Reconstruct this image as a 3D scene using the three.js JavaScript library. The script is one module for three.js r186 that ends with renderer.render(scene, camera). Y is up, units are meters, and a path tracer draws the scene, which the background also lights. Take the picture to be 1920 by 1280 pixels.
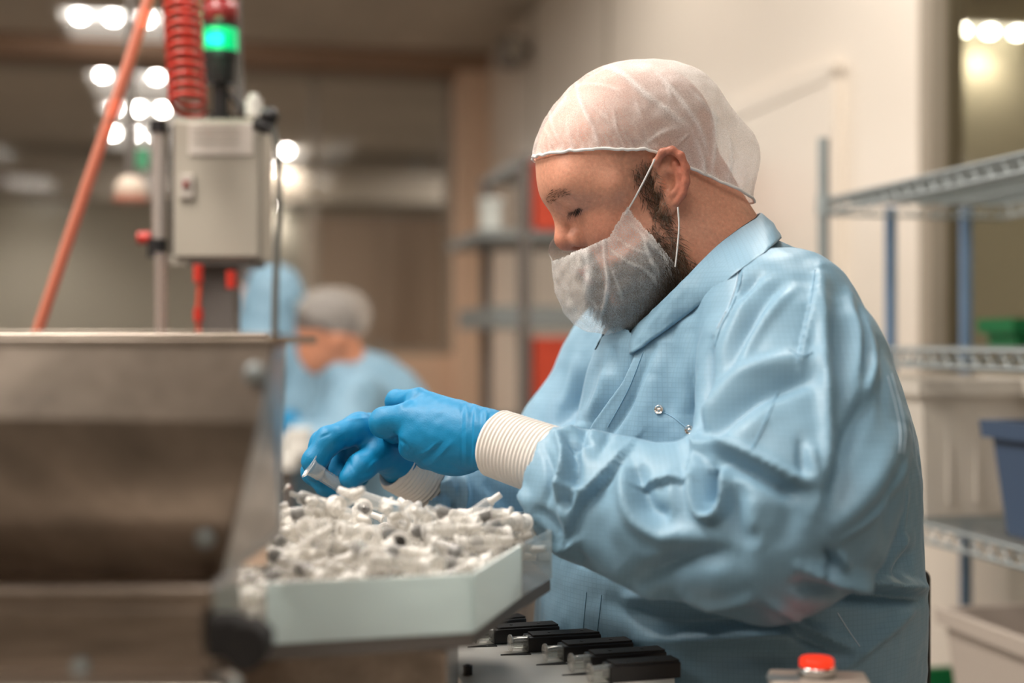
import * as THREE from 'three';
import { mergeGeometries } from 'three/addons/utils/BufferGeometryUtils.js';
import { RoundedBoxGeometry } from 'three/addons/geometries/RoundedBoxGeometry.js';
import { RectAreaLightUniformsLib } from 'three/addons/lights/RectAreaLightUniformsLib.js';
import { createNoise3D, createNoise4D } from 'simplex-noise';

// ---------------------------------------------------------------- camera, light, exposure
const scene = new THREE.Scene();
scene.background = new THREE.Color(0x000000);
const CH = 1.2, FOV = 27;                                   // camera height, vertical field of view
const camera = new THREE.PerspectiveCamera(FOV, 1.5, 0.05, 60);
camera.filmGauge = 36;
camera.position.set(0, CH, 0);
camera.lookAt(0, CH, -5);
camera.focus = 1.54;
camera.userData.fStop = 1.95;
const renderer = new THREE.WebGLRenderer({ antialias: true });
renderer.toneMapping = THREE.LinearToneMapping;
renderer.toneMappingExposure = 1.2;
renderer.shadowMap.enabled = true;
RectAreaLightUniformsLib.init();

const ROOM = THREE.MathUtils.degToRad(11.65);               // the room's axes are turned against the view
const CEIL = 3.1, RIGHT = 1.755, LEFT = -4.6, BACK = 9.5, FRONT = -4.2;
const LAMPCOL = new THREE.Color(1.0, 0.925, 0.84);
// ceiling troffers of the main room: room coordinates (across, depth), light strength
const TROFFERS = [
  [0.1, 6.4, 3.5], [-0.5, 4.0, 9], [-0.7, 1.8, 28], [-0.2, 0.1, 7], [-0.5, -2.2, 3], [1.0, 2.7, 13], [1.0, 5.2, 5],
  [-2.3, 4.4, 9], [-2.2, 1.5, 24], [-2.3, -1.6, 3.5], [1.0, -0.6, 2.5],
];

// ---------------------------------------------------------------- helpers
const F = 640 / Math.tan(THREE.MathUtils.degToRad(FOV / 2));
const V = (x, y, z) => new THREE.Vector3(x, y, z);
const P = (px, py, d) => V((px - 960) / F * d, CH + (640 - py) / F * d, -d);
const toPx = (x, y, z) => [960 + x / -z * F, 640 - (y - CH) / -z * F];
const room = (r, y, d) => V(r, y, -d).applyAxisAngle(V(0, 1, 0), ROOM);
const noise3 = (() => { let s = 7; return createNoise3D(() => (s = (s * 16807) % 2147483647) / 2147483647); })();
function rng(seed) { let s = seed * 7919 + 13; return () => ((s = (s * 16807) % 2147483647) - 1) / 2147483646; }
const clamp = (x, a, b) => x < a ? a : x > b ? b : x;
const sstep = (a, b, x) => { const t = clamp((x - a) / (b - a), 0, 1); return t * t * (3 - 2 * t); };
const lin = (r, g, b) => new THREE.Color().setRGB(r, g, b);
const srgb = (r, g, b) => new THREE.Color(`rgb(${r},${g},${b})`);

const taken = {};
function numbered(n) { const k = taken[n] = (taken[n] ?? -1) + 1; return k ? `${n}_${String(k).padStart(3, '0')}` : n; }
function thing(name, label, category, pos = [0, 0, 0], turn = 0, group) {
  const o = new THREE.Group(); o.name = numbered(name); scene.add(o);
  o.position.set(...(pos.isVector3 ? pos.toArray() : pos)); o.rotation.y = turn;
  o.userData = { label, category }; if (group) o.userData.group = group;
  return o;
}
function part(name, geo, m, parent, label) {
  const o = new THREE.Mesh(geo, m); o.name = name; o.castShadow = o.receiveShadow = true;
  parent.add(o); if (label) o.userData.label = label;
  return o;
}
function solo(name, geo, m, label, category, pos, turn = 0, group) {
  const o = new THREE.Mesh(geo, m); o.name = numbered(name); o.castShadow = o.receiveShadow = true; scene.add(o);
  if (pos) o.position.copy(pos); o.rotation.y = turn;
  o.userData = { label, category }; if (group) o.userData.group = group;
  return o;
}
function struct(name, geo, m, pos, turn = ROOM, label) {
  const o = new THREE.Mesh(geo, m); o.name = name; o.castShadow = o.receiveShadow = true; scene.add(o);
  if (pos) o.position.copy(pos); o.rotation.y = turn; o.userData = { kind: 'structure', label: label ?? name.replace(/_/g, ' '), category: name.split('_')[0] };
  return o;
}
// a box of the room's setting between two corners in room coordinates
function rbox(name, m, r0, r1, y0, y1, d0, d1, label) {
  return struct(name, new THREE.BoxGeometry(r1 - r0, y1 - y0, d1 - d0), m, room((r0 + r1) / 2, (y0 + y1) / 2, (d0 + d1) / 2), ROOM, label);
}
const box = (w, h, d, x = 0, y = 0, z = 0, r = 0) => (r ? new RoundedBoxGeometry(w, h, d, 2, r) : new THREE.BoxGeometry(w, h, d)).translate(x, y, z);
const cyl = (r, h, x = 0, y = 0, z = 0, seg = 20, r2 = r) => new THREE.CylinderGeometry(r2, r, h, seg).translate(x, y, z);
function tube(pts, r, seg = 24, rs = 8, closed = false) { return new THREE.TubeGeometry(new THREE.CatmullRomCurve3(pts, closed), seg, r, rs, closed); }
const merge = (a) => mergeGeometries(a.map((g) => { g = g.index ? g.toNonIndexed() : g; for (const k of Object.keys(g.attributes)) if (!['position', 'normal', 'uv'].includes(k)) g.deleteAttribute(k); return g; }));
function bar(a, b, r, seg = 10) {                            // a round bar between two points
  const g = new THREE.CylinderGeometry(r, r, a.distanceTo(b), seg);
  g.applyQuaternion(new THREE.Quaternion().setFromUnitVectors(V(0, 1, 0), b.clone().sub(a).normalize()));
  return g.translate((a.x + b.x) / 2, (a.y + b.y) / 2, (a.z + b.z) / 2);
}
function lathe(prof, seg = 24) { return new THREE.LatheGeometry(prof.map(([r, y]) => new THREE.Vector2(r, y)), seg); }
function mat(color, rough = 0.6, extra = {}) { return new THREE.MeshPhysicalMaterial({ color, roughness: rough, ...extra }); }
function canvasTex(w, h, draw, color = true, rep = true) {
  const c = document.createElement('canvas'); c.width = w; c.height = h; draw(c.getContext('2d'), w, h);
  const t = new THREE.CanvasTexture(c); if (color) t.colorSpace = THREE.SRGBColorSpace;
  if (rep) t.wrapS = t.wrapT = THREE.RepeatWrapping;
  return t;
}
function dataTex(n, f, color = false) {                      // f(x, y) in 0..1 gives [r, g, b, a] in 0..1
  const a = new Uint8Array(n * n * 4);
  for (let y = 0; y < n; y++) for (let x = 0; x < n; x++) { const v = f(x / n, y / n); for (let k = 0; k < 4; k++) a[(y * n + x) * 4 + k] = clamp((v[k] ?? 1) * 255, 0, 255); }
  const t = new THREE.DataTexture(a, n, n); t.magFilter = THREE.LinearFilter; t.wrapS = t.wrapT = THREE.RepeatWrapping;
  if (color) t.colorSpace = THREE.SRGBColorSpace; t.needsUpdate = true; return t;
}
const noise4 = (() => { let s = 19; return createNoise4D(() => (s = (s * 16807) % 2147483647) / 2147483647); })();
const tileNoise = (x, y, f, s = 0) => { const a = x * 2 * Math.PI, b = y * 2 * Math.PI, q = f / 6.283; return noise4(Math.cos(a) * q + s, Math.sin(a) * q, Math.cos(b) * q, Math.sin(b) * q - s); };

// ---- distance fields and their mesher
function cone(a, b, r1, r2) {
  const bx = b.x - a.x, by = b.y - a.y, bz = b.z - a.z, l2 = bx * bx + by * by + bz * bz, rr = r1 - r2, a2 = l2 - rr * rr, il2 = 1 / l2;
  const ax = a.x, ay = a.y, az = a.z;
  return (x, y, z) => {
    const px = x - ax, py = y - ay, pz = z - az, t = px * bx + py * by + pz * bz, w = t - l2;
    const qx = px * l2 - bx * t, qy = py * l2 - by * t, qz = pz * l2 - bz * t, x2 = qx * qx + qy * qy + qz * qz, y2 = t * t * l2, z2 = w * w * l2, k = Math.sign(rr) * rr * rr * x2;
    if (Math.sign(w) * a2 * z2 > k) return Math.sqrt(x2 + z2) * il2 - r2;
    if (Math.sign(t) * a2 * y2 < k) return Math.sqrt(x2 + y2) * il2 - r1;
    return (Math.sqrt(x2 * a2 * il2) + t * rr) * il2 - r1;
  };
}
function ell(c, r, axes) {                                   // ellipsoid; axes: three unit vectors or none
  const [rx, ry, rz] = r, A = axes ?? [V(1, 0, 0), V(0, 1, 0), V(0, 0, 1)];
  return (x, y, z) => {
    const dx = x - c.x, dy = y - c.y, dz = z - c.z;
    const u = (dx * A[0].x + dy * A[0].y + dz * A[0].z) / rx, v = (dx * A[1].x + dy * A[1].y + dz * A[1].z) / ry, w = (dx * A[2].x + dy * A[2].y + dz * A[2].z) / rz;
    const k0 = Math.sqrt(u * u + v * v + w * w), k1 = Math.sqrt(u * u / rx / rx + v * v / ry / ry + w * w / rz / rz);
    return k1 > 1e-9 ? k0 * (k0 - 1) / k1 : -Math.min(rx, ry, rz);
  };
}
const smin = (a, b, k) => { const h = Math.max(k - Math.abs(a - b), 0) / k; return Math.min(a, b) - h * h * k * 0.25; };
const smax = (a, b, k) => -smin(-a, -b, k);
function union(list, k) { return (x, y, z) => { let d = list[0](x, y, z); for (let i = 1; i < list.length; i++) d = smin(d, list[i](x, y, z), k); return d; }; }
function chain(pts, k) { const l = []; for (let i = 1; i < pts.length; i++) l.push(cone(pts[i - 1][0], pts[i][0], pts[i - 1][1], pts[i][1])); return union(l, k); }
const cpts = (rows) => rows.map(([x, y, d, r]) => [P(x, y, d), r]);
function meshField(sdf, lo, hi, h, slack = 1.7) {
  const nx = Math.ceil((hi.x - lo.x) / h) + 1, ny = Math.ceil((hi.y - lo.y) / h) + 1, nz = Math.ceil((hi.z - lo.z) / h) + 1, B = 8;
  const f = new Float32Array(nx * ny * nz), id = (i, j, k) => (k * ny + j) * nx + i, rad = B * h * 0.87 * slack;
  for (let k0 = 0; k0 < nz; k0 += B) for (let j0 = 0; j0 < ny; j0 += B) for (let i0 = 0; i0 < nx; i0 += B) {
    const d = sdf(lo.x + (i0 + B / 2) * h, lo.y + (j0 + B / 2) * h, lo.z + (k0 + B / 2) * h), far = Math.abs(d) > rad;
    for (let k = k0; k < Math.min(k0 + B, nz); k++) for (let j = j0; j < Math.min(j0 + B, ny); j++) for (let i = i0; i < Math.min(i0 + B, nx); i++)
      f[id(i, j, k)] = far ? d : sdf(lo.x + i * h, lo.y + j * h, lo.z + k * h);
  }
  const vid = new Int32Array(nx * ny * nz).fill(-1), pos = [], idx = [];
  for (let k = 0; k < nz - 1; k++) for (let j = 0; j < ny - 1; j++) for (let i = 0; i < nx - 1; i++) {
    let n = 0, sx = 0, sy = 0, sz = 0;
    const c = [f[id(i, j, k)], f[id(i + 1, j, k)], f[id(i, j + 1, k)], f[id(i + 1, j + 1, k)], f[id(i, j, k + 1)], f[id(i + 1, j, k + 1)], f[id(i, j + 1, k + 1)], f[id(i + 1, j + 1, k + 1)]];
    let m = 0; for (let q = 0; q < 8; q++) if (c[q] < 0) m++;
    if (m === 0 || m === 8) continue;
    const E = meshField.E;
    for (let e = 0; e < 12; e++) { const a = E[e][0], b = E[e][1], va = c[a], vb = c[b]; if ((va < 0) === (vb < 0)) continue; const t = va / (va - vb); sx += (a & 1) + ((b & 1) - (a & 1)) * t; sy += (a >> 1 & 1) + ((b >> 1 & 1) - (a >> 1 & 1)) * t; sz += (a >> 2) + ((b >> 2) - (a >> 2)) * t; n++; }
    vid[id(i, j, k)] = pos.length / 3; pos.push(lo.x + (i + sx / n) * h, lo.y + (j + sy / n) * h, lo.z + (k + sz / n) * h);
  }
  const quad = (a, b, c, d, flip) => { if (a < 0 || b < 0 || c < 0 || d < 0) return; if (flip) idx.push(a, c, b, a, d, c); else idx.push(a, b, c, a, c, d); };
  for (let k = 1; k < nz - 1; k++) for (let j = 1; j < ny - 1; j++) for (let i = 1; i < nx - 1; i++) {
    const s = f[id(i, j, k)] < 0;
    if (s !== f[id(i + 1, j, k)] < 0) quad(vid[id(i, j - 1, k - 1)], vid[id(i, j, k - 1)], vid[id(i, j, k)], vid[id(i, j - 1, k)], !s);
    if (s !== f[id(i, j + 1, k)] < 0) quad(vid[id(i - 1, j, k - 1)], vid[id(i - 1, j, k)], vid[id(i, j, k)], vid[id(i, j, k - 1)], !s);
    if (s !== f[id(i, j, k + 1)] < 0) quad(vid[id(i - 1, j - 1, k)], vid[id(i, j - 1, k)], vid[id(i, j, k)], vid[id(i - 1, j, k)], !s);
  }
  const g = new THREE.BufferGeometry();
  g.setAttribute('position', new THREE.Float32BufferAttribute(pos, 3)); g.setIndex(idx); g.computeVertexNormals();
  return g;
}
meshField.E = [[0, 1], [2, 3], [4, 5], [6, 7], [0, 2], [1, 3], [4, 6], [5, 7], [0, 4], [1, 5], [2, 6], [3, 7]];
function keep(g, test) {                                     // the triangles whose middle passes the test
  const p = g.attributes.position, ix = g.index.array, out = [];
  for (let i = 0; i < ix.length; i += 3) { const [a, b, c] = [ix[i], ix[i + 1], ix[i + 2]]; if (test((p.getX(a) + p.getX(b) + p.getX(c)) / 3, (p.getY(a) + p.getY(b) + p.getY(c)) / 3, (p.getZ(a) + p.getZ(b) + p.getZ(c)) / 3)) out.push(a, b, c); }
  g.setIndex(out); return g;
}
function paint(g, fn, n = 3) { const p = g.attributes.position, q = g.attributes.normal, c = new Float32Array(p.count * n); for (let i = 0; i < p.count; i++) { const v = fn(p.getX(i), p.getY(i), p.getZ(i), q.getX(i), q.getY(i), q.getZ(i)); for (let k = 0; k < n; k++) c[i * n + k] = v[k]; } g.setAttribute('color', new THREE.BufferAttribute(c, n)); return g; }
// cloth folds: creases read off the photograph as polylines, pressed into the surface as real relief
function foldField(folds) {
  const list = folds.map(([pts, w, amp, kind = 'round']) => {
    const c = new THREE.CatmullRomCurve3(pts.map(([x, y]) => V(x, y, 0)), false, 'centripetal').getPoints(pts.length * 6);
    let x0 = 1e9, x1 = -1e9, y0 = 1e9, y1 = -1e9; for (const q of c) { x0 = Math.min(x0, q.x); x1 = Math.max(x1, q.x); y0 = Math.min(y0, q.y); y1 = Math.max(y1, q.y); }
    const m = w * 3; return { c, w, amp, kind, x0: x0 - m, x1: x1 + m, y0: y0 - m, y1: y1 + m };
  });
  return (x, y) => {
    let h = 0;
    for (const o of list) {
      if (x < o.x0 || x > o.x1 || y < o.y0 || y > o.y1) continue;
      let best = 1e9, bs = 0, bt = 0; const n = o.c.length - 1;
      for (let i = 0; i < n; i++) {
        const a = o.c[i], b = o.c[i + 1], ex = b.x - a.x, ey = b.y - a.y, L = ex * ex + ey * ey || 1e-9; let t = ((x - a.x) * ex + (y - a.y) * ey) / L; t = t < 0 ? 0 : t > 1 ? 1 : t;
        const dx = x - a.x - ex * t, dy = y - a.y - ey * t, d = dx * dx + dy * dy;
        if (d < best) { best = d; bs = ex * dy - ey * dx; bt = (i + t) / n; }
      }
      const d = Math.sqrt(best), taper = Math.sqrt(Math.max(0, Math.sin(Math.PI * clamp(bt, 0.02, 0.98)))), s = bs >= 0 ? d : -d;
      if (o.kind === 'round') h += o.amp * taper * Math.exp(-(d * d) / (o.w * o.w));
      else h += o.amp * taper * (s >= 0 ? Math.exp(-s / o.w) * sstep(-0.15 * o.w, 0.3 * o.w, s) : -0.45 * Math.exp(s * 2.2 / o.w) * sstep(0, 0.3 * o.w, -s));  // a lip on the right of the line's course
    }
    return h;
  };
}
function pressFolds(g, folds, extra) {
  const h = foldField(folds), p = g.attributes.position, n = g.attributes.normal;
  const out = new Float32Array(p.count);
  for (let i = 0; i < p.count; i++) {
    const x = p.getX(i), y = p.getY(i), z = p.getZ(i), l = Math.hypot(x, y - CH, z), face = -(n.getX(i) * x + n.getY(i) * (y - CH) + n.getZ(i) * z) / l;
    const [px, py] = toPx(x, y, z);
    out[i] = h(px, py) * sstep(-0.1, 0.35, face) + (extra ? extra(x, y, z) : 0);
  }
  for (let i = 0; i < p.count; i++) p.setXYZ(i, p.getX(i) + n.getX(i) * out[i], p.getY(i) + n.getY(i) * out[i], p.getZ(i) + n.getZ(i) * out[i]);
  g.computeVertexNormals(); return g;
}
function boxUV(g, scale) {                                   // uv in metres by the axis each triangle faces most
  g = g.toNonIndexed(); const p = g.attributes.position, uv = new Float32Array(p.count * 2);
  for (let i = 0; i < p.count; i += 3) {
    const a = V().fromBufferAttribute(p, i), b = V().fromBufferAttribute(p, i + 1), c = V().fromBufferAttribute(p, i + 2), n = b.clone().sub(a).cross(c.clone().sub(a));
    const ax = Math.abs(n.x), ay = Math.abs(n.y), az = Math.abs(n.z);
    for (let k = 0; k < 3; k++) { const q = [a, b, c][k], o = (i + k) * 2; [uv[o], uv[o + 1]] = az >= ax && az >= ay * 0.8 ? [q.x * scale, q.y * scale] : ax >= ay ? [q.z * scale, q.y * scale] : [q.x * scale, q.z * scale]; }
  }
  g.setAttribute('uv', new THREE.BufferAttribute(uv, 2)); return g;
}
function V3(x = 0, y = 0, z = 0) { return new THREE.Vector3(x, y, z); }
// where the sight line through a pixel meets a mesh's geometry: used to lay seams and buttons on the cloth
const ray = new THREE.Raycaster();
function hitAt(g, px, py) {
  const o = V3(0, CH, 0), d = P(px, py, 1).sub(o).normalize(), p = g.attributes.position, ix = g.index ? g.index.array : null, n = ix ? ix.length : p.count;
  ray.set(o, d); let best = null; const a = V3(), b = V3(), c = V3(), h = V3();
  for (let i = 0; i < n; i += 3) {
    const i0 = ix ? ix[i] : i, i1 = ix ? ix[i + 1] : i + 1, i2 = ix ? ix[i + 2] : i + 2;
    const z = p.getZ(i0); const [qx, qy] = toPx(p.getX(i0), p.getY(i0), z); if (Math.abs(qx - px) > 25 || Math.abs(qy - py) > 25) continue;
    a.fromBufferAttribute(p, i0); b.fromBufferAttribute(p, i1); c.fromBufferAttribute(p, i2);
    if (ray.ray.intersectTriangle(a, b, c, false, h)) { const t = h.distanceTo(o); if (!best || t < best.t) best = { t, p: h.clone(), n: b.clone().sub(a).cross(c.clone().sub(a)).normalize() }; }
  }
  if (best && best.n.dot(d) > 0) best.n.negate();
  return best;
}

// ---------------------------------------------------------------- materials of the setting
const fleck = dataTex(256, (x, y) => { const v = 0.94 + 0.05 * tileNoise(x, y, 9) + 0.03 * tileNoise(x, y, 40, 3); return [v, v, v, 1]; }, true);
const M = {
  ceiling: mat(srgb(200, 190, 176), 0.8, { map: fleck }),
  wall: mat(srgb(228, 218, 206), 0.32, { clearcoat: 0.25, clearcoatRoughness: 0.25 }),
  wallBeige: mat(srgb(216, 184, 158), 0.6),
  wallPale: mat(srgb(204, 197, 180), 0.7),
  header: mat(srgb(150, 120, 98), 0.6),
  frame: mat(srgb(150, 140, 126), 0.45),
  floor: mat(srgb(112, 105, 96), 0.3, { map: fleck }),
  glass: mat(0xffffff, 0.03, { transmission: 1, thickness: 0, ior: 1.15 }),
  tint: mat(srgb(218, 216, 206), 0.05, { transmission: 1, thickness: 0, ior: 1.2 }),
  steel: mat(lin(0.60, 0.54, 0.48), 0.3, { metalness: 1 }),
  chrome: mat(lin(0.7, 0.68, 0.66), 0.12, { metalness: 1 }),
  zinc: mat(lin(0.36, 0.40, 0.41), 0.45, { metalness: 0.7 }),
  black: mat(lin(0.012, 0.011, 0.012), 0.4),
  blackSoft: mat(lin(0.016, 0.014, 0.014), 0.75),
  rubber: mat(lin(0.02, 0.019, 0.02), 0.6),
  white: mat(lin(0.75, 0.73, 0.69), 0.45),
  greyPaint: mat(srgb(172, 166, 154), 0.45),
  greyDark: mat(srgb(104, 98, 94), 0.5),
  red: mat(srgb(190, 45, 30), 0.45),
  redBin: mat(srgb(196, 66, 38), 0.5),
  blueSteel: mat(srgb(104, 130, 160), 0.45),
  green: mat(srgb(20, 110, 62), 0.5),
  navyBin: mat(srgb(66, 84, 110), 0.5),
  milky: mat(lin(0.80, 0.75, 0.68), 0.45, { transmission: 0.25, thickness: 0 }),
  greyBin: mat(srgb(190, 178, 168), 0.5),
  glow: new THREE.MeshStandardMaterial({ color: 0x111111, emissive: lin(1, 0.95, 0.86), emissiveIntensity: 60 }),
  tubeGlow: new THREE.MeshStandardMaterial({ color: 0xffffff, emissive: lin(1, 0.93, 0.84), emissiveIntensity: 0.3 }),
};

// ---------------------------------------------------------------- the room
rbox('floor', M.floor, LEFT - 6, RIGHT + 5, -0.1, 0, FRONT - 0.2, 22.2, 'smooth grey floor of the clean room');
rbox('ceiling', M.ceiling, LEFT - 0.2, RIGHT + 0.14, CEIL, CEIL + 0.1, FRONT - 0.2, BACK + 0.12, 'pale flat ceiling of the clean room');
rbox('wall_left', M.wall, LEFT - 0.12, LEFT, 0, CEIL, FRONT, BACK, 'off-white wall panels');
rbox('wall_front', M.wall, LEFT - 0.12, RIGHT + 0.12, 0, CEIL, FRONT - 0.12, FRONT, 'off-white wall panels');
const W0 = 3.36;                                             // where the right wall's panels give way to a window
rbox('wall_right', M.wall, RIGHT, RIGHT + 0.12, 0, CEIL, W0, BACK, 'glossy off-white wall panels');
rbox('wall_right_001', M.wall, RIGHT, RIGHT + 0.12, 0, 0.75, FRONT, W0, 'off-white wall below the side window');
rbox('wall_right_002', M.wall, RIGHT, RIGHT + 0.12, 2.85, CEIL, FRONT, W0, 'off-white wall above the side window');
// window in the right wall
{
  const w = struct('window_2', new THREE.BoxGeometry(0.01, 2.1, W0 - FRONT), M.tint, room(RIGHT + 0.05, 1.8, (W0 + FRONT) / 2), ROOM, 'long window in the right wall');
  for (const d of [W0 - 0.03, 1.2, -1.0, -3.0]) { const f = part('window_frame', new THREE.BoxGeometry(0.09, 2.1, 0.06), M.frame, w); f.position.z = -(d - (W0 + FRONT) / 2); }
  for (const y of [-1.03, 1.03]) { const f = part('window_frame', new THREE.BoxGeometry(0.09, 0.05, W0 - FRONT), M.frame, w); f.position.y = y; }
}
// panel joints of the right wall, and the door in it
[6.3, 7.9].forEach((d, i) => { const t = rbox('trim_' + (i + 1), M.frame, RIGHT - 0.006, RIGHT, 0, CEIL, d, d + 0.03, 'vertical joint cover between wall panels'); t.userData.category = 'trim'; });
{
  const g = new RoundedBoxGeometry(0.04, 1.96, 0.80, 2, 0.008), d = struct('door_1', g, M.wall, room(RIGHT - 0.012, 0.98, 4.24), ROOM, 'flush off-white door in the right wall');
  const f = part('door_frame', new THREE.BoxGeometry(0.05, 0.05, 0.9), M.wall, d); f.position.set(0, 1.0, 0);
  for (const s of [-1, 1]) { const q = part('door_frame', new THREE.BoxGeometry(0.05, 2.0, 0.05), M.wall, d); q.position.set(0, 0, s * 0.425); }
  const h = part('door_handle', bar(V(-0.06, 0, -0.06), V(-0.06, 0, 0.07), 0.01), M.steel, d); h.position.set(0, 0.05, -0.3);
}
// back wall: column, sill wall, header, and the window into the next hall
rbox('wall_back', M.wallBeige, 1.55, RIGHT, 0, CEIL, BACK - 0.25, BACK + 0.12, 'beige corner column beside the big window');
rbox('wall_back_001', M.wallBeige, LEFT, 1.55, 0, 1.11, BACK, BACK + 0.12, 'beige wall below the big window');
rbox('wall_back_002', M.header, LEFT, RIGHT, 2.99, CEIL, BACK - 0.3, BACK + 0.12, 'brown header beam above the big window');
{
  const w = struct('window_1', new THREE.BoxGeometry(1.55 - LEFT, 1.88, 0.012), M.glass, room((1.55 + LEFT) / 2, 2.05, BACK + 0.06), ROOM, 'big window into the next hall');
  for (const r of [-3.4, -1.9, 0.62, 1.53]) { const f = part('window_frame', new THREE.BoxGeometry(0.05, 1.88, 0.07), M.frame, w); f.position.x = r - (1.55 + LEFT) / 2; }
  for (const y of [-0.92, 0.92]) { const f = part('window_frame', new THREE.BoxGeometry(1.55 - LEFT, 0.05, 0.07), M.frame, w); f.position.y = y; }
}
// the next hall
rbox('wall_far', M.wallPale, LEFT - 6, RIGHT + 5, 0, CEIL, 20, 20.15, 'pale end wall of the next hall');
rbox('ceiling_001', M.ceiling, LEFT - 6, RIGHT + 5, CEIL, CEIL + 0.1, BACK + 0.12, 20.2, 'ceiling of the next hall').name = 'ceiling_hall';
rbox('wall_far_left', M.wallPale, LEFT - 6.1, LEFT - 6, 0, CEIL, BACK, 20, 'side wall of the next hall');
rbox('wall_far_right', M.wallPale, RIGHT + 4.9, RIGHT + 5, 0, CEIL, -5, 20, 'side wall of the next hall');
rbox('wall_side_back', M.wallPale, RIGHT + 0.12, RIGHT + 5, 0, CEIL, 8, 8.12, 'end wall of the side room');
rbox('wall_side_front', M.wallPale, RIGHT + 0.12, RIGHT + 5, 0, CEIL, FRONT - 0.12, FRONT, 'front wall of the side room');
rbox('ceiling_side', M.ceiling, RIGHT + 0.14, RIGHT + 5, CEIL, CEIL + 0.1, FRONT - 0.12, BACK + 0.12, 'ceiling of the side room');

// ---------------------------------------------------------------- ceiling lights
function troffer(r, d, power, label, group, cells = 3, spot = false) {
  const t = thing('ceiling_light', label, 'ceiling light', room(r, CEIL, d), ROOM, group);
  part('frame', merge([box(0.62, 0.02, 0.03, 0, -0.01, 0.6), box(0.62, 0.02, 0.03, 0, -0.01, -0.6), box(0.03, 0.02, 1.2, 0.3, -0.01, 0), box(0.03, 0.02, 1.2, -0.3, -0.01, 0)]), M.white, t);
  part('diffuser', box(0.56, 0.006, 1.16, 0, -0.006, 0), M.tubeGlow, t, 'glowing diffuser');
  for (let k = 0; k < cells; k++) part('led', box(0.045, 0.028, 0.05, (k - (cells - 1) / 2) * 0.185, -0.025, 0.45, 0.008), M.glow, t);
  if (power && spot) {                                       // narrow louvre: the light leaves at its bright cells
    const l = new THREE.SpotLight(LAMPCOL, power, 0, 1.35, 0.6, 2); l.position.set(0, -0.06, 0.45); l.target.position.set(0, -2, 0.45); l.shadow.radius = 1.5; l.castShadow = true; t.add(l, l.target);
  } else if (power) {
    const l = new THREE.RectAreaLight(LAMPCOL, power, 0.56, 1.16); l.position.set(0, -0.03, 0); l.rotation.x = -Math.PI / 2; t.add(l);
  }
  return t;
}
for (const [r, d, p] of TROFFERS) troffer(r, d, p, 'recessed ceiling light with three bright cells above the work benches', 'ceiling lights of the clean room');
{ const z = (CEIL - CH) * F / 614, p = P(212, 0, z).applyAxisAngle(V(0, 1, 0), -ROOM); troffer(p.x, -p.z + 0.45, 7, 'recessed ceiling light with three bright cells in front of the big window', undefined, 3, true); }
troffer(3.0, 12.8, 45, 'added unseen ceiling light in the next hall behind the corner column'); troffer(-3.9, 14.5, 55, 'added unseen ceiling light near the end wall of the next hall');  // both fixtures are added out of view to brighten the hall
for (const [px, py] of [[243, 130], [260, 193], [252, 240]]) { const z = (CEIL - CH) * F / (640 - py - 6), p = P(px, 0, z).applyAxisAngle(V(0, 1, 0), -ROOM); troffer(p.x, -p.z + 0.45, 7, 'recessed ceiling light beyond the big window, behind the red hose', 'ceiling lights of the next hall behind the red hose', 3, true); }
for (const [px, py, n] of [[520, 272, 2], [514, 308, 1], [508, 340, 2], [502, 375, 1]]) { const z = (CEIL - CH) * F / (640 - py - 6), p = P(px, 0, z).applyAxisAngle(V(0, 1, 0), -ROOM); troffer(p.x, -p.z + 0.45, py > 320 ? 1.5 : 5, 'recessed ceiling light beyond the big window, beside the control cabinet', 'ceiling lights of the next hall beside the cabinet', n, true); }
for (const [px, py, n] of [[20, 330, 3], [45, 352, 2], [62, 374, 1], [105, 400, 3]]) { const z = (CEIL - CH) * F / (640 - py - 6), p = P(px, 0, z).applyAxisAngle(V(0, 1, 0), -ROOM); troffer(p.x, -p.z + 0.45, 2, 'recessed ceiling light deep in the next hall', 'ceiling lights deep in the next hall', n, true); }
for (const d of [6.1]) { const z = (CEIL - CH) * F / 588, p = P(1856, 0, z).applyAxisAngle(V(0, 1, 0), -ROOM); troffer(p.x, -p.z + 0.45, 1.2, 'recessed ceiling light in the side room behind the shelf rack', undefined, 3, true); troffer(RIGHT + 1.6, 1.5, 9, 'recessed ceiling light over the middle of the side room'); troffer(RIGHT + 3.9, 5.2, 30, 'added unseen ceiling light by the far side of the side room'); }  // the far-side fixture is added, out of frame, to brighten the side room

// furniture of the hall behind the window
{
  const c = thing('storage_cabinet', 'brown-grey cabinet standing behind the big window beside the column', 'cabinet', room(1.12, 0, 10.4), ROOM);
  part('body', box(1.0, 2.1, 0.5, 0, 1.05, 0), mat(srgb(150, 132, 114), 0.6), c);
  for (const s of [-1, 1]) { const d = part('door', box(0.47, 2.0, 0.02, s * 0.245, 1.06, 0.26), mat(srgb(158, 139, 120), 0.5), c); part('handle', box(0.015, 0.2, 0.02, s * 0.04, 1.1, 0.28), M.zinc, d); }
}
{
  const c = thing('wall_duct', 'long grey duct hanging under the ceiling of the next hall', 'duct', room(-1, 0, 14.5), ROOM);
  part('duct', box(7, 0.3, 0.5, 0, 2.75, 0), M.frame, c);
  for (const x of [-3, -1, 1, 3]) part('hanger', box(0.02, 0.22, 0.02, x, 2.99, 0), M.zinc, c);
}
{
  const s = thing('wall_speaker', 'dark grey box mounted high on the right wall', 'speaker', room(RIGHT, 2.86, 8.0), ROOM);
  part('bracket', box(0.06, 0.04, 0.04, -0.03, 0.02, 0), M.greyDark, s);
  part('body', box(0.12, 0.16, 0.2, -0.11, 0, 0, 0.02), M.greyDark, s); part('grille', box(0.1, 0.12, 0.02, -0.11, 0, 0.1), M.frame, s);
}

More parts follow.
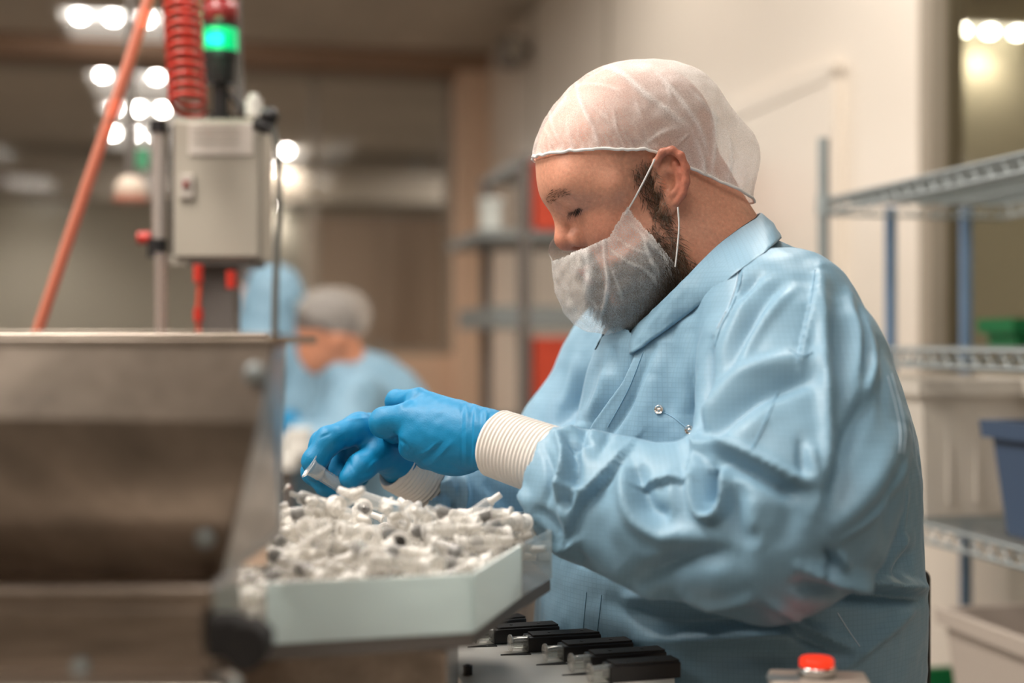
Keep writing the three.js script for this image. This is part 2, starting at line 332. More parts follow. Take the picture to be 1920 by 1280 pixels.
// ---------------------------------------------------------------- work bench and machine in the foreground
const BENCH = 0.80;
{
  const b = thing('work_bench', 'steel machine bench carrying the hopper and the syringe tray', 'bench', [-0.37, 0, -1.2]);
  part('bench_top', box(0.82, 0.04, 0.7, 0, BENCH - 0.02, 0, 0.004), M.steel, b);
  for (const [x, z] of [[-0.38, -0.32], [0.38, -0.32], [-0.38, 0.32], [0.38, 0.32]]) part('leg', box(0.05, BENCH - 0.04, 0.05, x, (BENCH - 0.04) / 2, z), M.greyPaint, b);
}
const brushed = dataTex(256, (x, y) => { const v = 0.62 + 0.16 * noise3(x * 3, y * 120, 4) + 0.1 * noise3(x * 2, y * 40, 9); return [v, v, v, 1]; });
const stain = dataTex(256, (x, y) => { const v = 0.9 + 0.1 * tileNoise(x, y, 5) + 0.05 * tileNoise(x, y, 22, 5); return [v, v * 0.985, v * 0.97, 1]; }, true);
const hopperSteel = mat(lin(0.42, 0.365, 0.32), 0.3, { metalness: 1, map: stain });
function panel(pts, thick, m) {                              // a flat sheet through 4 corners (in order), with thickness away from the camera
  const [a, b, c, d] = pts, n = b.clone().sub(a).cross(d.clone().sub(a)).normalize(); if (n.z < 0) n.negate();
  const o = n.clone().multiplyScalar(-thick), q = [a, b, c, d, a.clone().add(o), b.clone().add(o), c.clone().add(o), d.clone().add(o)];
  const F6 = [[0, 1, 2, 3], [7, 6, 5, 4], [0, 4, 5, 1], [1, 5, 6, 2], [2, 6, 7, 3], [3, 7, 4, 0]], pos = [], uv = [];
  for (const f of F6) for (const k of [0, 1, 2, 0, 2, 3]) { const v = q[f[k]]; pos.push(v.x, v.y, v.z); uv.push(v.x * 3 + v.z * 3, v.y * 3); }
  const g = new THREE.BufferGeometry(); g.setAttribute('position', new THREE.Float32BufferAttribute(pos, 3)); g.setAttribute('uv', new THREE.Float32BufferAttribute(uv, 2));
  // outward winding
  g.computeVertexNormals(); return g;
}
{
  const D = 0.90;                                           // distance of the hopper's front
  const base = V(-0.3, BENCH, -D - 0.13), h = thing('feed_hopper', 'brushed stainless steel hopper with a sloping side, rising beside the syringe tray', 'hopper', base);
  const at = (px, py, d) => P(px, py, d).sub(base);
  const tl = at(-420, 640, D + 0.012), tr = at(512, 645, D + 0.012), ml = at(-420, 778, D), mr = at(487, 790, D);
  const bl = at(-420, 1095, D + 0.075), br = at(404, 1092, D + 0.075);
  part('upper_band', panel([tl, tr, mr, ml], 0.003), hopperSteel, h);
  part('front_panel', panel([ml, mr, br, bl], 0.003), hopperSteel, h);
  const tr2 = at(505, 638, D + 0.30), br2 = at(500, 1060, D + 0.25);
  part('side_panel', panel([tr, at(530, 641, D + 0.29), at(520, 1000, D + 0.22), br], 0.003), hopperSteel, h);
  part('back_panel', panel([at(-420, 640, D + 0.3), tr2, br2, at(-420, 1060, D + 0.25)], 0.003), hopperSteel, h);
  // folded rim round the top
  part('rim', box(tr.x - tl.x, 0.006, 0.02, (tr.x + tl.x) / 2, tr.y + 0.003, tr.z - 0.006, 0.002), hopperSteel, h);
  part('rim', box(tr2.x - tl.x, 0.005, 0.02, (tr2.x + tl.x) / 2, tr2.y + 0.004, tr2.z, 0.002), hopperSteel, h);
  part('rim_corner', box(0.05, 0.006, 0.16, tr.x - 0.02, tr.y + 0.003, tr.z - 0.09), mat(lin(0.30, 0.17, 0.07), 0.45, { metalness: 0.6 }), h, 'brown tarnished corner of the rim');
  for (const [px, py, dd] of [[478, 702, 0], [384, 1010, 0.052]]) { const c = at(px, py, D + dd - 0.003); part('rivet', new THREE.SphereGeometry(0.007, 14, 8).scale(1, 1, 0.4).translate(c.x, c.y, c.z), M.zinc, h); }
}
{
  const D = 0.93, base = V(-0.3, BENCH, -D - 0.14), u = thing('feeder_unit', 'stainless base of the feeder below the hopper, with a black clamping knob', 'machine', base);
  const at = (px, py, d) => P(px, py, d).sub(base);
  const top = at(0, 1096, D).y, r = at(398, 1100, D).x, l = -0.35;
  part('body', box(r - l, top, 0.1, (r + l) / 2, top / 2, 0.09, 0.006), hopperSteel, u);
  part('cover_plate', box(r - l - 0.01, 0.045, 0.004, (r + l) / 2, at(0, 1205, D).y, 0.142, 0.001), hopperSteel, u);
  const s = at(155, 1245, D); part('screw', cyl(0.006, 0.004, 0, 0, 0, 12).rotateX(Math.PI / 2).translate(s.x, s.y, 0.145), M.zinc, u);
  const f = at(440, 1262, D); part('flange', box(f.x - l + 0.015, 0.03, 0.05, (f.x + l) / 2, at(0, 1285, D).y - 0.004, 0.16, 0.012), M.steel, u);
  const k = at(474, 1196, D), K = part('clamp_knob', merge([cyl(0.0155, 0.028, 0, 0, 0, 8).rotateX(Math.PI / 2).rotateZ(0.39), cyl(0.0125, 0.03, 0, 0, 0.004, 8).rotateX(Math.PI / 2)]).translate(k.x, k.y, 0.155), M.blackSoft, u, 'black octagonal clamping knob');
  const kb = at(425, 1186, D); part('knob_block', box(0.02, 0.026, 0.03, kb.x, kb.y, 0.145, 0.004), M.blackSoft, u);
}
// the long steel channel under the tray
{
  const base = V(P(612, 0, 1.12).x, BENCH, -1.24), c = thing('feeder_channel', 'brushed steel channel under the syringe tray', 'machine', base);
  const w = P(832, 0, 1.12).x - P(380, 0, 1.12).x, top = P(0, 1196, 1.12).y - BENCH - 0.0072;
  part('body', box(w, top, 0.24, 0, top / 2, 0, 0.005), hopperSteel, c);
  part('cover_strip', box(w - 0.03, 0.022, 0.004, 0, top * 0.5, 0.121, 0.001), M.steel, c);
}
// ---------------------------------------------------------------- tray full of syringes
const clear = mat(lin(0.92, 0.93, 0.92), 0.12, { transmission: 0.9, thickness: 0, ior: 1.45 });
const frosted = mat(lin(0.80, 0.88, 0.88), 0.75, { transmission: 0.6, thickness: 0, ior: 1.4 });
const TRAYB = P(0, 1192, 1.12).y + 0.004, TRAYH = 0.046;
const trayRim = [[395, 1.05], [500, 1.07], [885, 1.115], [975, 1.27], [1032, 1.37], [985, 1.52], [700, 1.56], [380, 1.50]].map(([px, d]) => P(px, 0, d));
{
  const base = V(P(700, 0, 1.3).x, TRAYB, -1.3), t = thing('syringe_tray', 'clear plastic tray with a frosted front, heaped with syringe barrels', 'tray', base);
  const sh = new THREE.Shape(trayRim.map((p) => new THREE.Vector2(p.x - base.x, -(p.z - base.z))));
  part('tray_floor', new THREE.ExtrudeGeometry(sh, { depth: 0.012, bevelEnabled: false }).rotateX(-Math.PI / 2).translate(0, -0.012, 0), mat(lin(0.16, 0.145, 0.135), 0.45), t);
  trayRim.forEach((p, i) => {
    const q = trayRim[(i + 1) % trayRim.length], L = Math.hypot(q.x - p.x, q.z - p.z), g = box(L, TRAYH, 0.003, L / 2, TRAYH / 2, 0);
    const w = part('tray_wall', g, i === 1 || i === 2 ? frosted : clear, t, i === 1 || i === 2 ? 'frosted bluish wall' : 'clear wall');
    w.position.set(p.x - base.x, 0, p.z - base.z); w.rotation.y = -Math.atan2(q.z - p.z, q.x - p.x);
  });
}
const pp = mat(lin(0.95, 0.94, 0.92), 0.2, { transmission: 0.8, thickness: 0, ior: 1.35 });
const ppSolid = mat(lin(0.92, 0.90, 0.87), 0.35, { transmission: 0.45, thickness: 0 });
const stopperMat = mat(lin(0.014, 0.012, 0.012), 0.45);
const SYR = { // along +y, tip up
  barrel: lathe([[0.0062, 0.0], [0.0066, 0.0], [0.0066, 0.034], [0.0055, 0.037], [0.0024, 0.038], [0.0022, 0.046], [0.0012, 0.046]], 14),
  flange: lathe([[0.0062, -0.004], [0.0095, -0.004], [0.0098, -0.0025], [0.0095, -0.001], [0.0072, 0.0], [0.0072, 0.006], [0.0067, 0.006]], 14),
  stopper: lathe([[0, 0.024], [0.0058, 0.024], [0.0061, 0.026], [0.0058, 0.028], [0.0061, 0.031], [0.004, 0.034], [0, 0.036]], 12),
  cap: lathe([[0, 0.05], [0.0034, 0.05], [0.0038, 0.04], [0.0048, 0.038], [0.0048, 0.036]], 10),
};
function syringe(kind, name, label, category, group) {
  const s = thing(name, label, category, [0, 0, 0], 0, group);
  part('barrel', SYR.barrel, pp, s); part('flange', SYR.flange, ppSolid, s);
  if (kind > 0) part('stopper', SYR.stopper, stopperMat, s, 'black rubber stopper');
  if (kind !== 1) part('cap', SYR.cap, ppSolid, s);
  return s;
}
{
  const R = rng(11), inside = (x, z, m) => { let c = true; for (let i = 0; i < trayRim.length; i++) { const p = trayRim[i], q = trayRim[(i + 1) % trayRim.length], ex = q.x - p.x, ez = q.z - p.z, L = Math.hypot(ex, ez); if ((ex * (z - p.z) - ez * (x - p.x)) / L > -m) c = false; } return c; };
  const cx = P(640, 0, 1.33).x, cz = -1.34;
  const proto = [0, 1].map((k) => syringe(k, k ? 'stoppered_syringe' : 'syringe_barrel', k ? 'translucent syringe barrel with a black stopper lying in the heaped tray' : 'empty translucent syringe barrel lying in the heaped tray', 'syringe', k ? 'stoppered syringes in the tray' : 'empty syringe barrels in the tray'));
  const used = [false, false], heap = (x, z) => 0.014 + 0.05 * Math.exp(-((x - cx) ** 2 / 0.018 + (z - cz) ** 2 / 0.014)) + 0.012 * noise3(x * 14, z * 14, 3) + 0.018 * Math.exp(-((x - P(940, 0, 1.33).x) ** 2 / 0.002 + (z + 1.38) ** 2 / 0.006));
  const spots = []; let tries = 0;
  const tmp = new THREE.Euler();
  for (const layer of [0, 1, 2]) { let n = 0; while (n < [70, 100, 105][layer] && tries++ < 60000) {
    const x = -0.25 + R() * 0.31, z = -1.05 - R() * 0.5; if (!inside(x, z, layer ? 0.024 : 0.03)) continue;
    const hh = heap(x, z), y = layer === 0 ? 0.012 : layer === 1 ? Math.max(0.016, hh * 0.55) : Math.max(0.022, hh) + 0.006;
    const gap = 0.0165; if (spots.some((s) => (s[0] - x) ** 2 + (s[1] - y) ** 2 * 2.5 + (s[2] - z) ** 2 < gap * gap)) continue;
    spots.push([x, y, z]); n++;
    const k = R() < 0.3 ? 1 : 0, src = proto[k]; let o = src;
    if (used[k]) { o = src.clone(); o.name = numbered(k ? 'stoppered_syringe' : 'syringe_barrel'); scene.add(o); } used[k] = true;
    const steep = layer === 2 && R() < 0.15 ? 0.55 : 0.28;
    tmp.set(0, R() * 6.28, Math.PI / 2 - steep * (R() * 2 - 0.7)); o.rotation.copy(tmp); o.rotation.order = 'YXZ';
    const off = V(0, 0.02, 0).applyEuler(o.rotation); o.position.set(x - off.x, TRAYB + y, z - off.z);
    if (!inside(o.position.x, o.position.z, 0.012)) { o.position.set(x, TRAYB + y, z); }
  } }
}
// ---------------------------------------------------------------- white index plate with black nests
const PLATE = P(0, 1222, 1.512).y;
{
  const pts = [[700, 1.60], [831, 1.512], [836, 1.49], [872, 1.36], [930, 1.30], [1150, 1.26], [1262, 1.34], [1262, 1.50], [1100, 1.66], [900, 1.68]].map(([px, d]) => P(px, 0, d));
  const base = V(P(1050, 0, 1.47).x, BENCH, -1.47), t = thing('index_plate', 'white index plate on a dark pedestal with black nests along its edge', 'machine table', base);
  const sh = new THREE.Shape(pts.map((p) => new THREE.Vector2(p.x - base.x, -(p.z - base.z))));
  part('plate', new THREE.ExtrudeGeometry(sh, { depth: 0.008, bevelEnabled: true, bevelSize: 0.0015, bevelThickness: 0.0015, bevelSegments: 2 }).rotateX(-Math.PI / 2).translate(0, PLATE - 0.0095 - BENCH, 0), mat(lin(0.80, 0.77, 0.71), 0.35), t);
  part('pedestal', cyl(0.1, PLATE - 0.01 - BENCH, 0, (PLATE - 0.01 - BENCH) / 2, 0.02, 28), M.greyDark, t);
  const c = P(877, 1268, 1.41); part('cap_screw', merge([cyl(0.0048, 0.009, 0, 0.0045, 0, 16), cyl(0.0025, 0.001, 0, 0.0095, 0, 6)]).translate(c.x - base.x, PLATE - BENCH, c.z - base.z), M.black, t);
  // nests: left end and right end of each block in the photograph
  const nests = [[905, 1193, 983, 1186, 1.60], [924, 1209, 1046, 1199, 1.555], [988, 1222, 1134, 1216, 1.515], [1054, 1239, 1184, 1234, 1.47], [1104, 1256, 1246, 1254, 1.425], [1140, 1276, 1272, 1276, 1.38]];
  nests.forEach(([x0, y0, x1, y1, d], i) => {
    const n = thing('syringe_nest', ['black nest block at the far end of the white plate, with no barrel in view', 'black nest block holding the grid-ended barrel, second along the white plate', 'black nest block, third along the white plate', 'black nest block, fourth along the white plate', 'black nest block, fifth along the white plate', 'black nest block at the cut-off end of the row on the white plate'][i], 'nest', undefined, 0, 'nests on the white plate');
    const a = P(x0, 640, d), b = P(x1, 640, d + 0.022); a.y = b.y = PLATE; const L = a.distanceTo(b), ang = -Math.atan2(b.z - a.z, b.x - a.x);
    n.position.copy(a); n.rotation.y = ang;
    part('body', new RoundedBoxGeometry(L, 0.016, 0.024, 2, 0.0015).translate(L / 2, 0.008, -0.005), M.black, n);
    part('cover', box(L * 0.92, 0.002, 0.021, L * 0.52, 0.017, -0.005), M.blackSoft, n);
    for (const u of [0.3, 0.72]) part('screw', cyl(0.0018, 0.0008, L * u, 0.0183, -0.005, 10), M.rubber, n);
    part('notch', new THREE.ExtrudeGeometry(new THREE.Shape([[0, 0.005], [0, -0.005], [-0.032, 0.0]].map(([x, y]) => new THREE.Vector2(x, y))), { depth: 0.0012, bevelEnabled: false }).rotateX(-Math.PI / 2).translate(0.0, 0, 0.012), M.black, n);
    if (i > 0) {
      const s = thing('syringe_barrel', ['', 'clear barrel with a grid-patterned end in the second black nest', 'clear barrel in the third black nest, above the notch', 'clear barrel with a wide flange in the fourth black nest', 'clear ribbed barrel in the fifth black nest', 'clear barrel in the cut-off black nest'][i], 'syringe', undefined, 0, 'barrels in the nests');
      s.position.set(a.x, PLATE + 0.0095, a.z); s.rotation.y = ang; const q = (g) => g.rotateZ(Math.PI / 2).translate(0.003, 0, -0.002);
      part('barrel', q(lathe([[0.0066, -0.004], [0.0066, 0.012], [0.0058, 0.019], [0.0054, 0.019], [0.0062, 0.012], [0.0062, -0.004]], 20)), clear, s);
      part('flange', q(lathe([[0.0, 0.0195], [0.0088, 0.0195], [0.0092, 0.0205], [0.0088, 0.022], [0.0, 0.022]], 20)), pp, s);
      for (const k of [0, 1, 2, 3, 4, 5]) { const f = k / 6 * Math.PI * 2; part('rib', bar(V(0.003 - 0.018, Math.cos(f) * 0.0062, Math.sin(f) * 0.0062 - 0.002), V(0.003 + 0.004, Math.cos(f) * 0.0067, Math.sin(f) * 0.0067 - 0.002), 0.0005, 5), pp, s); }
      if (i === 1) { for (let k = -2; k <= 2; k++) { const hgt = Math.sqrt(0.0086 ** 2 - (k * 0.003) ** 2); part('grid_line', bar(V(-0.0195, -hgt, k * 0.003 - 0.002), V(-0.0195, hgt, k * 0.003 - 0.002), 0.0004, 5), M.greyDark, s); part('grid_line', bar(V(-0.0195, k * 0.003, -hgt - 0.002), V(-0.0195, k * 0.003, hgt - 0.002), 0.0004, 5), M.greyDark, s); } }
    }
  });
}
// ---------------------------------------------------------------- push-button box
{
  const base = P(1530, 640, 1.26); base.y = 0;
  const top = P(0, 1264, 1.26).y - base.y, s = thing('button_box', 'grey push-button box with a lit red button in a chrome ring', 'button box', base, -0.12);
  part('housing', new RoundedBoxGeometry(0.086, 0.08, 0.064, 3, 0.004).translate(0.002, top - 0.04, 0.012), mat(srgb(176, 166, 156), 0.5), s);
  part('stand', box(0.03, top - 0.08, 0.03, 0, (top - 0.08) / 2, 0), M.greyPaint, s);
  part('label_plate', box(0.028, 0.0006, 0.02, -0.03, top + 0.0004, 0.018), M.zinc, s);
  const b = part('push_button', lathe([[0, 0.0165], [0.0135, 0.0165], [0.0152, 0.0145], [0.0152, 0.009]], 32).translate(0, top, 0.006), new THREE.MeshStandardMaterial({ color: srgb(210, 40, 20), roughness: 0.35, emissive: lin(1, 0.06, 0.02), emissiveIntensity: 0.55 }), s, 'lit red button lens');
  part('bezel', lathe([[0.0152, 0.009], [0.0168, 0.009], [0.0172, 0.007], [0.0168, 0], [0.0, 0]], 32).translate(0, top, 0.006), M.chrome, s, 'chrome ring');
  const l = new THREE.PointLight(lin(1, 0.1, 0.04), 0.0005); l.castShadow = true; l.position.set(0, top + 0.03, 0.006); s.add(l);
}
// ---------------------------------------------------------------- control cabinet, signal tower, hoses behind the hopper
{
  const D = 2.5, base = P(398, 640, D); base.y = 0;
  const c = thing('control_cabinet', 'grey electrical cabinet on a post behind the hopper', 'cabinet', base);
  const at = (px, py, d = D) => P(px, py, d).sub(base);
  const bx = (name, x0, y0, x1, y1, dz, z, m, parent, label, r = 0.003) => { const a = at(x0, y0), b = at(x1, y1); return part(name, new RoundedBoxGeometry(b.x - a.x, a.y - b.y, dz, 2, Math.min(r, dz / 2.1)).translate((a.x + b.x) / 2, (a.y + b.y) / 2, z), m, parent, label); };
  bx('body', 322, 222, 490, 487, 0.12, -0.065, M.greyPaint, c);
  const door = bx('door', 328, 228, 486, 482, 0.008, 0.0, mat(srgb(166, 159, 147), 0.45), c);
  bx('label_plate', 355, 232, 476, 292, 0.003, 0.006, mat(srgb(198, 190, 182), 0.4), door, 'pale label plate');
  for (const y of [242, 254, 266]) bx('printed_line', 362, y, 450, y + 3, 0.001, 0.0082, M.greyPaint, door, undefined, 0.0004);
  bx('lock', 338, 328, 366, 374, 0.008, 0.008, mat(srgb(176, 168, 160), 0.4), door); bx('lock_key', 346, 340, 358, 354, 0.006, 0.014, mat(srgb(120, 40, 35), 0.5), door, 'dark red key slot');
  bx('bottom_flange', 350, 487, 475, 497, 0.12, -0.065, M.greyDark, c);
  const p0 = at(366, 0), p1 = at(430, 0); part('post', box(p1.x - p0.x, at(0, 495).y, 0.06, (p0.x + p1.x) / 2, at(0, 495).y / 2, -0.07), M.greyDark, c);
  part('foot', box(0.3, 0.02, 0.3, 0, 0.01, -0.07), M.greyDark, c);
  bx('rail', 318, 232, 328, 478, 0.03, -0.02, M.greyDark, c);
  bx('tube_holder', 300, 478, 352, 498, 0.03, -0.02, M.greyPaint, c);
  const cy = thing('air_cylinder', 'slim aluminium cylinder with black ends beside the control cabinet', 'cylinder', at(299, 355).add(base));
  const half = at(0, 238).y - at(0, 355).y; part('tube', cyl(0.0125, half * 2, 0, 0, 0, 18), mat(lin(0.5, 0.45, 0.42), 0.35, { metalness: 0.6 }), cy);
  part('end_cap', cyl(0.016, 0.022, -0.001, half, 0, 12), M.black, cy); part('end_cap', cyl(0.018, 0.032, -0.004, -half + 0.006, 0, 12), M.black, cy);
  part('port', cyl(0.008, 0.014, 0.03, half + 0.004, 0, 10).rotateZ(0.2), M.chrome, cy);
  const rk = thing('red_fitting', 'small red fitting beside the foot of the aluminium cylinder', 'fitting', at(271, 446).add(base)); part('body', cyl(0.011, 0.022, 0, 0, 0, 12).rotateZ(Math.PI / 2), M.red, rk); part('stem', cyl(0.004, 0.02, 0.016, 0, 0, 8).rotateZ(0), M.black, rk);
  // signal tower
  const tb = at(403, 218).add(base), t = thing('signal_tower', 'signal tower with a lit green lens, standing on the control cabinet', 'signal light', tb.setZ(-D - 0.05)), sc = D + 0.05;
  const y = (py) => (218 - py) / F * sc;
  part('stem', merge([cyl(0.014, y(148), 0, y(148) / 2, 0, 16), cyl(0.022, y(205), 0, y(205) / 2, 0, 16)]), M.black, t);
  part('tower_base', merge([cyl(0.026, y(95) - y(150), 0, (y(95) + y(150)) / 2, 0, 24, 0.03), cyl(0.0315, 0.012, 0, y(96), 0, 24)]), M.black, t);
  part('green_light', lathe([[0.0, y(94)], [0.03, y(94)], [0.0312, y(88)], [0.0312, y(52)], [0.03, y(46)], [0, y(46)]], 28), new THREE.MeshPhysicalMaterial({ color: lin(0.0, 0.25, 0.09), roughness: 0.25, emissive: lin(0.0, 0.42, 0.14), emissiveIntensity: 1.0 }), t, 'lit green lens');
  part('green_led', box(0.03, 0.018, 0.004, -0.004, y(72), 0.0315, 0.002), new THREE.MeshPhysicalMaterial({ color: lin(0.0, 0.3, 0.2), emissive: lin(0.02, 1.0, 0.55), emissiveIntensity: 1.4 }), t);
  part('divider', cyl(0.0318, 0.008, 0, y(42), 0, 28), M.black, t);
  part('red_light', lathe([[0, y(38)], [0.0305, y(38)], [0.0305, y(-4)], [0, y(-4)]], 28), mat(lin(0.22, 0.012, 0.014), 0.3), t, 'unlit red lens');
  part('amber_light', lathe([[0, y(-8)], [0.0305, y(-8)], [0.0305, y(-50)], [0.02, y(-58)], [0, y(-58)]], 28), mat(lin(0.4, 0.16, 0.02), 0.3), t);
  const gl = new THREE.PointLight(lin(0.1, 1, 0.45), 0.015); gl.castShadow = true; gl.position.set(0, y(70), 0.05); t.add(gl);
  // cables and hoses
  const hose = (name, pts, r, m, label, cat, seg = 40) => solo(name, tube(pts.map(([x, y, d]) => P(x, y, d)), r, seg, 10), m, label, cat);
  hose('power_cable', [[440, -80, 2.62], [442, 60, 2.62], [446, 150, 2.62], [452, 215, 2.60]], 0.011, M.greyDark, 'dark conduit running down behind the signal tower', 'cable');
  hose('signal_cable', [[408, 158, 2.53], [430, 178, 2.55], [452, 200, 2.55], [480, 212, 2.55]], 0.004, M.rubber, 'thin black cable sagging from the signal tower stem', 'cable');
  hose('hanging_cable', [[508, 222, 2.5], [520, 280, 2.5], [523, 360, 2.5], [519, 470, 2.5], [516, 560, 2.5], [514, 680, 2.5]], 0.0062, mat(srgb(96, 96, 92), 0.5), 'grey cable hanging beside the control cabinet', 'cable');
  const kn = solo('cable_gland', merge([new THREE.SphereGeometry(0.017, 16, 12), cyl(0.012, 0.03, -0.02, 0.006, 0, 12).rotateZ(1.2)]), M.black, 'black cable gland at the top corner of the control cabinet', 'fitting', P(505, 218, 2.5));
  solo('white_fitting', merge([cyl(0.015, 0.03, 0, 0, 0, 14), cyl(0.008, 0.05, 0, 0, 0, 10)]), M.white, 'pale fitting on the top of the control cabinet', 'fitting', P(476, 202, 2.53));
  hose('red_hose', [[296, -60, 2.45], [262, 55, 2.45], [200, 240, 2.45], [135, 430, 2.45], [66, 635, 2.45], [20, 770, 2.45]], 0.0098, mat(srgb(222, 136, 108), 0.5, { transmission: 0.4, thickness: 0 }), 'straight orange-red hose slanting down behind the hopper', 'hose');
  const coil = []; const ax0 = P(338, -60, 2.4), ax1 = P(352, 206, 2.4), turns = 14; for (let i = 0; i <= turns * 14; i++) { const u = i / (turns * 14), a = u * turns * 2 * Math.PI, p = ax0.clone().lerp(ax1, u); coil.push(p.add(V(Math.cos(a) * 0.029, Math.sin(a) * 0.01, Math.sin(a) * 0.029))); }
  solo('coiled_hose', tube(coil, 0.0042, turns * 28, 7), mat(srgb(205, 52, 34), 0.35, { transmission: 0.15, thickness: 0 }), 'red coiled air hose hanging beside the signal tower', 'hose');
  hose('red_hose', [[372, 500, 2.45], [374, 540, 2.45], [372, 575, 2.45], [373, 640, 2.45], [374, 720, 2.45]], 0.0045, mat(srgb(190, 70, 45), 0.4), 'short thin red hose beside the cabinet post', 'hose');
  for (const [py, h] of [[512, 0.03], [590, 0.022]]) solo('hose_clip', cyl(0.0085, h, 0, 0, 0, 12), M.red, py < 550 ? 'red push-in fitting under the control cabinet' : 'red fitting low on the thin red hose', 'fitting', P(372, py, 2.45));
  solo('hose_clip', cyl(0.009, 0.03, 0, 0, 0, 12), M.red, 'red fitting under the right corner of the control cabinet', 'fitting', P(434, 524, 2.47));
  solo('clear_tube', cyl(0.011, 0.16, 0, 0, 0, 14), mat(lin(0.7, 0.6, 0.55), 0.2, { transmission: 0.7, thickness: 0 }), 'clear tube hanging under the aluminium cylinder', 'tube', P(302, 560, 2.48));
  // bracket carrying what hangs behind the hopper
  const br = thing('machine_frame', 'pale machine frame behind the hopper carrying the red hoses', 'machine frame', P(270, 640, 2.95).setY(0));
  part('upright', box(0.05, 0.95, 0.05, 0, 0.475, 0), M.greyPaint, br); part('crossbar', box(0.75, 0.05, 0.05, -0.1, 0.95, 0.1), M.greyPaint, br); part('upright', box(0.05, 0.95, 0.05, -0.42, 0.475, 0), M.greyPaint, br);
}
{ // black motor behind the tray and other small things
  const b = thing('stepper_motor', 'black motor housing behind the left end of the tray', 'motor', P(497, 960, 1.95));
  part('housing', merge([box(0.04, 0.055, 0.04, 0, 0.028, 0, 0.006), cyl(0.014, 0.016, 0.0, 0.062, 0, 14)]), M.blackSoft, b); part('shaft', bar(V(0.02, 0.03, 0), V(0.035, 0.035, 0), 0.004), M.chrome, b);
  const st = part('stand', box(0.03, P(0, 960, 1.95).y, 0.03, 0, -P(0, 960, 1.95).y / 2, 0), M.greyDark, b);
  const q = thing('hanging_lamp', 'pale round lamp head with a green tag behind the red hose', 'lamp', P(245, 355, 3.6));
  part('head', new THREE.SphereGeometry(0.04, 18, 12).scale(1, 0.9, 1), mat(srgb(214, 196, 180), 0.5), q); part('ring', new THREE.TorusGeometry(0.034, 0.01, 8, 20).rotateX(Math.PI / 2).translate(0, -0.025, 0), mat(srgb(170, 110, 90), 0.5), q);
  part('arm', bar(V(0, 0.03, 0), V(0, 2.9 - P(0, 355, 3.6).y + 0.2, 0), 0.012), M.greyDark, q); part('tag', box(0.03, 0.05, 0.006, 0.035, 0.075, 0.02), mat(srgb(60, 140, 100), 0.5), q);
}

// ---------------------------------------------------------------- the man at the tray
const MAN = V(P(1400, 0, 1.66).x, 0, -1.66);
const man = thing('person', 'bearded person in a light blue gown, hair cap and beard net, working over the tray', 'person', MAN);
const own = (g) => g.translate(-MAN.x, -MAN.y, -MAN.z);      // world to the figure's own axes
// ---- coat
const BA = THREE.MathUtils.degToRad(20), bF = V(-Math.cos(BA), 0, Math.sin(BA)), bL = V(Math.sin(BA), 0, Math.cos(BA));
const weave = dataTex(128, (x, y) => { const g = (t) => Math.exp(-Math.pow(((t * 4) % 1) - 0.5, 2) / 0.008), v = 1 - 0.045 * Math.max(g(x), g(y)); return [v, v, v, 1]; }, true);
const weaveBump = dataTex(128, (x, y) => { const g = (t) => Math.exp(-Math.pow(((t * 4) % 1) - 0.5, 2) / 0.012), v = 0.4 + 0.4 * Math.max(g(x), g(y)) + 0.08 * Math.sin(x * 400) * Math.sin(y * 400); return [v, v, v, 1]; });
const coatMat = mat(lin(0.215, 0.375, 0.505), 0.45, { map: weave, bumpMap: weaveBump, bumpScale: 0.0001, sheen: 0.5, sheenRoughness: 0.4, sheenColor: lin(0.8, 0.85, 0.9), specularIntensity: 0.7 });
const trimMat = mat(lin(0.21, 0.42, 0.62), 0.55, { sheen: 0.2 });
const torsoPts = [[1360, 1500, 1.70, 0.202], [1358, 1250, 1.70, 0.208], [1360, 1080, 1.69, 0.208], [1388, 880, 1.66, 0.182], [1380, 730, 1.64, 0.152], [1375, 640, 1.615, 0.105], [1368, 580, 1.60, 0.075]];
const squash = 1.12;                                          // the trunk is wider than deep
const torsoSDF = (() => {
  const O = P(1380, 1000, 1.66), bx = (v) => { const d = v.clone().sub(O); return V(d.dot(bF), d.y, d.dot(bL) / squash); };
  const f = chain(torsoPts.map(([x, y, d, r]) => [bx(P(x, y, d)), r]), 0.05);
  return (x, y, z) => { const dx = x - O.x, dy = y - O.y, dz = z - O.z; return f(dx * bF.x + dz * bF.z, dy, (dx * bL.x + dz * bL.z) / squash); };
})();
const WR = P(1034, 884, 1.452), WRdir = P(912, 826, 1.505).sub(P(1048, 872, 1.455)).normalize();
const WL = P(796, 912, 1.668), WLdir = P(722, 848, 1.635).sub(P(838, 915, 1.685)).normalize();
const armNear = chain([...cpts([[1462, 628, 1.475, 0.084], [1488, 710, 1.43, 0.090], [1502, 830, 1.385, 0.098], [1478, 940, 1.335, 0.092], [1425, 1010, 1.32, 0.072], [1240, 975, 1.375, 0.066], [1120, 935, 1.42, 0.060]]), [WR.clone().addScaledVector(WRdir, 0.02), 0.050]], 0.03);
const armFar = chain([...cpts([[1175, 660, 1.83, 0.075], [1085, 830, 1.84, 0.075], [1030, 960, 1.80, 0.068], [900, 945, 1.72, 0.058]]), [WL.clone().addScaledVector(WLdir, 0.02), 0.042]], 0.03);
const holeNear = cone(WR.clone().addScaledVector(WRdir, -0.025), WR.clone().addScaledVector(WRdir, 0.1), 0.038, 0.049), holeFar = cone(WL.clone().addScaledVector(WLdir, -0.02), WL.clone().addScaledVector(WLdir, 0.1), 0.031, 0.042);
const shoulders = union([cone(P(1398, 612, 1.60), P(1465, 632, 1.475), 0.074, 0.082), cone(P(1345, 640, 1.62), P(1185, 690, 1.82), 0.075, 0.07), cone(P(1440, 622, 1.62), P(1505, 800, 1.60), 0.066, 0.082)], 0.03);
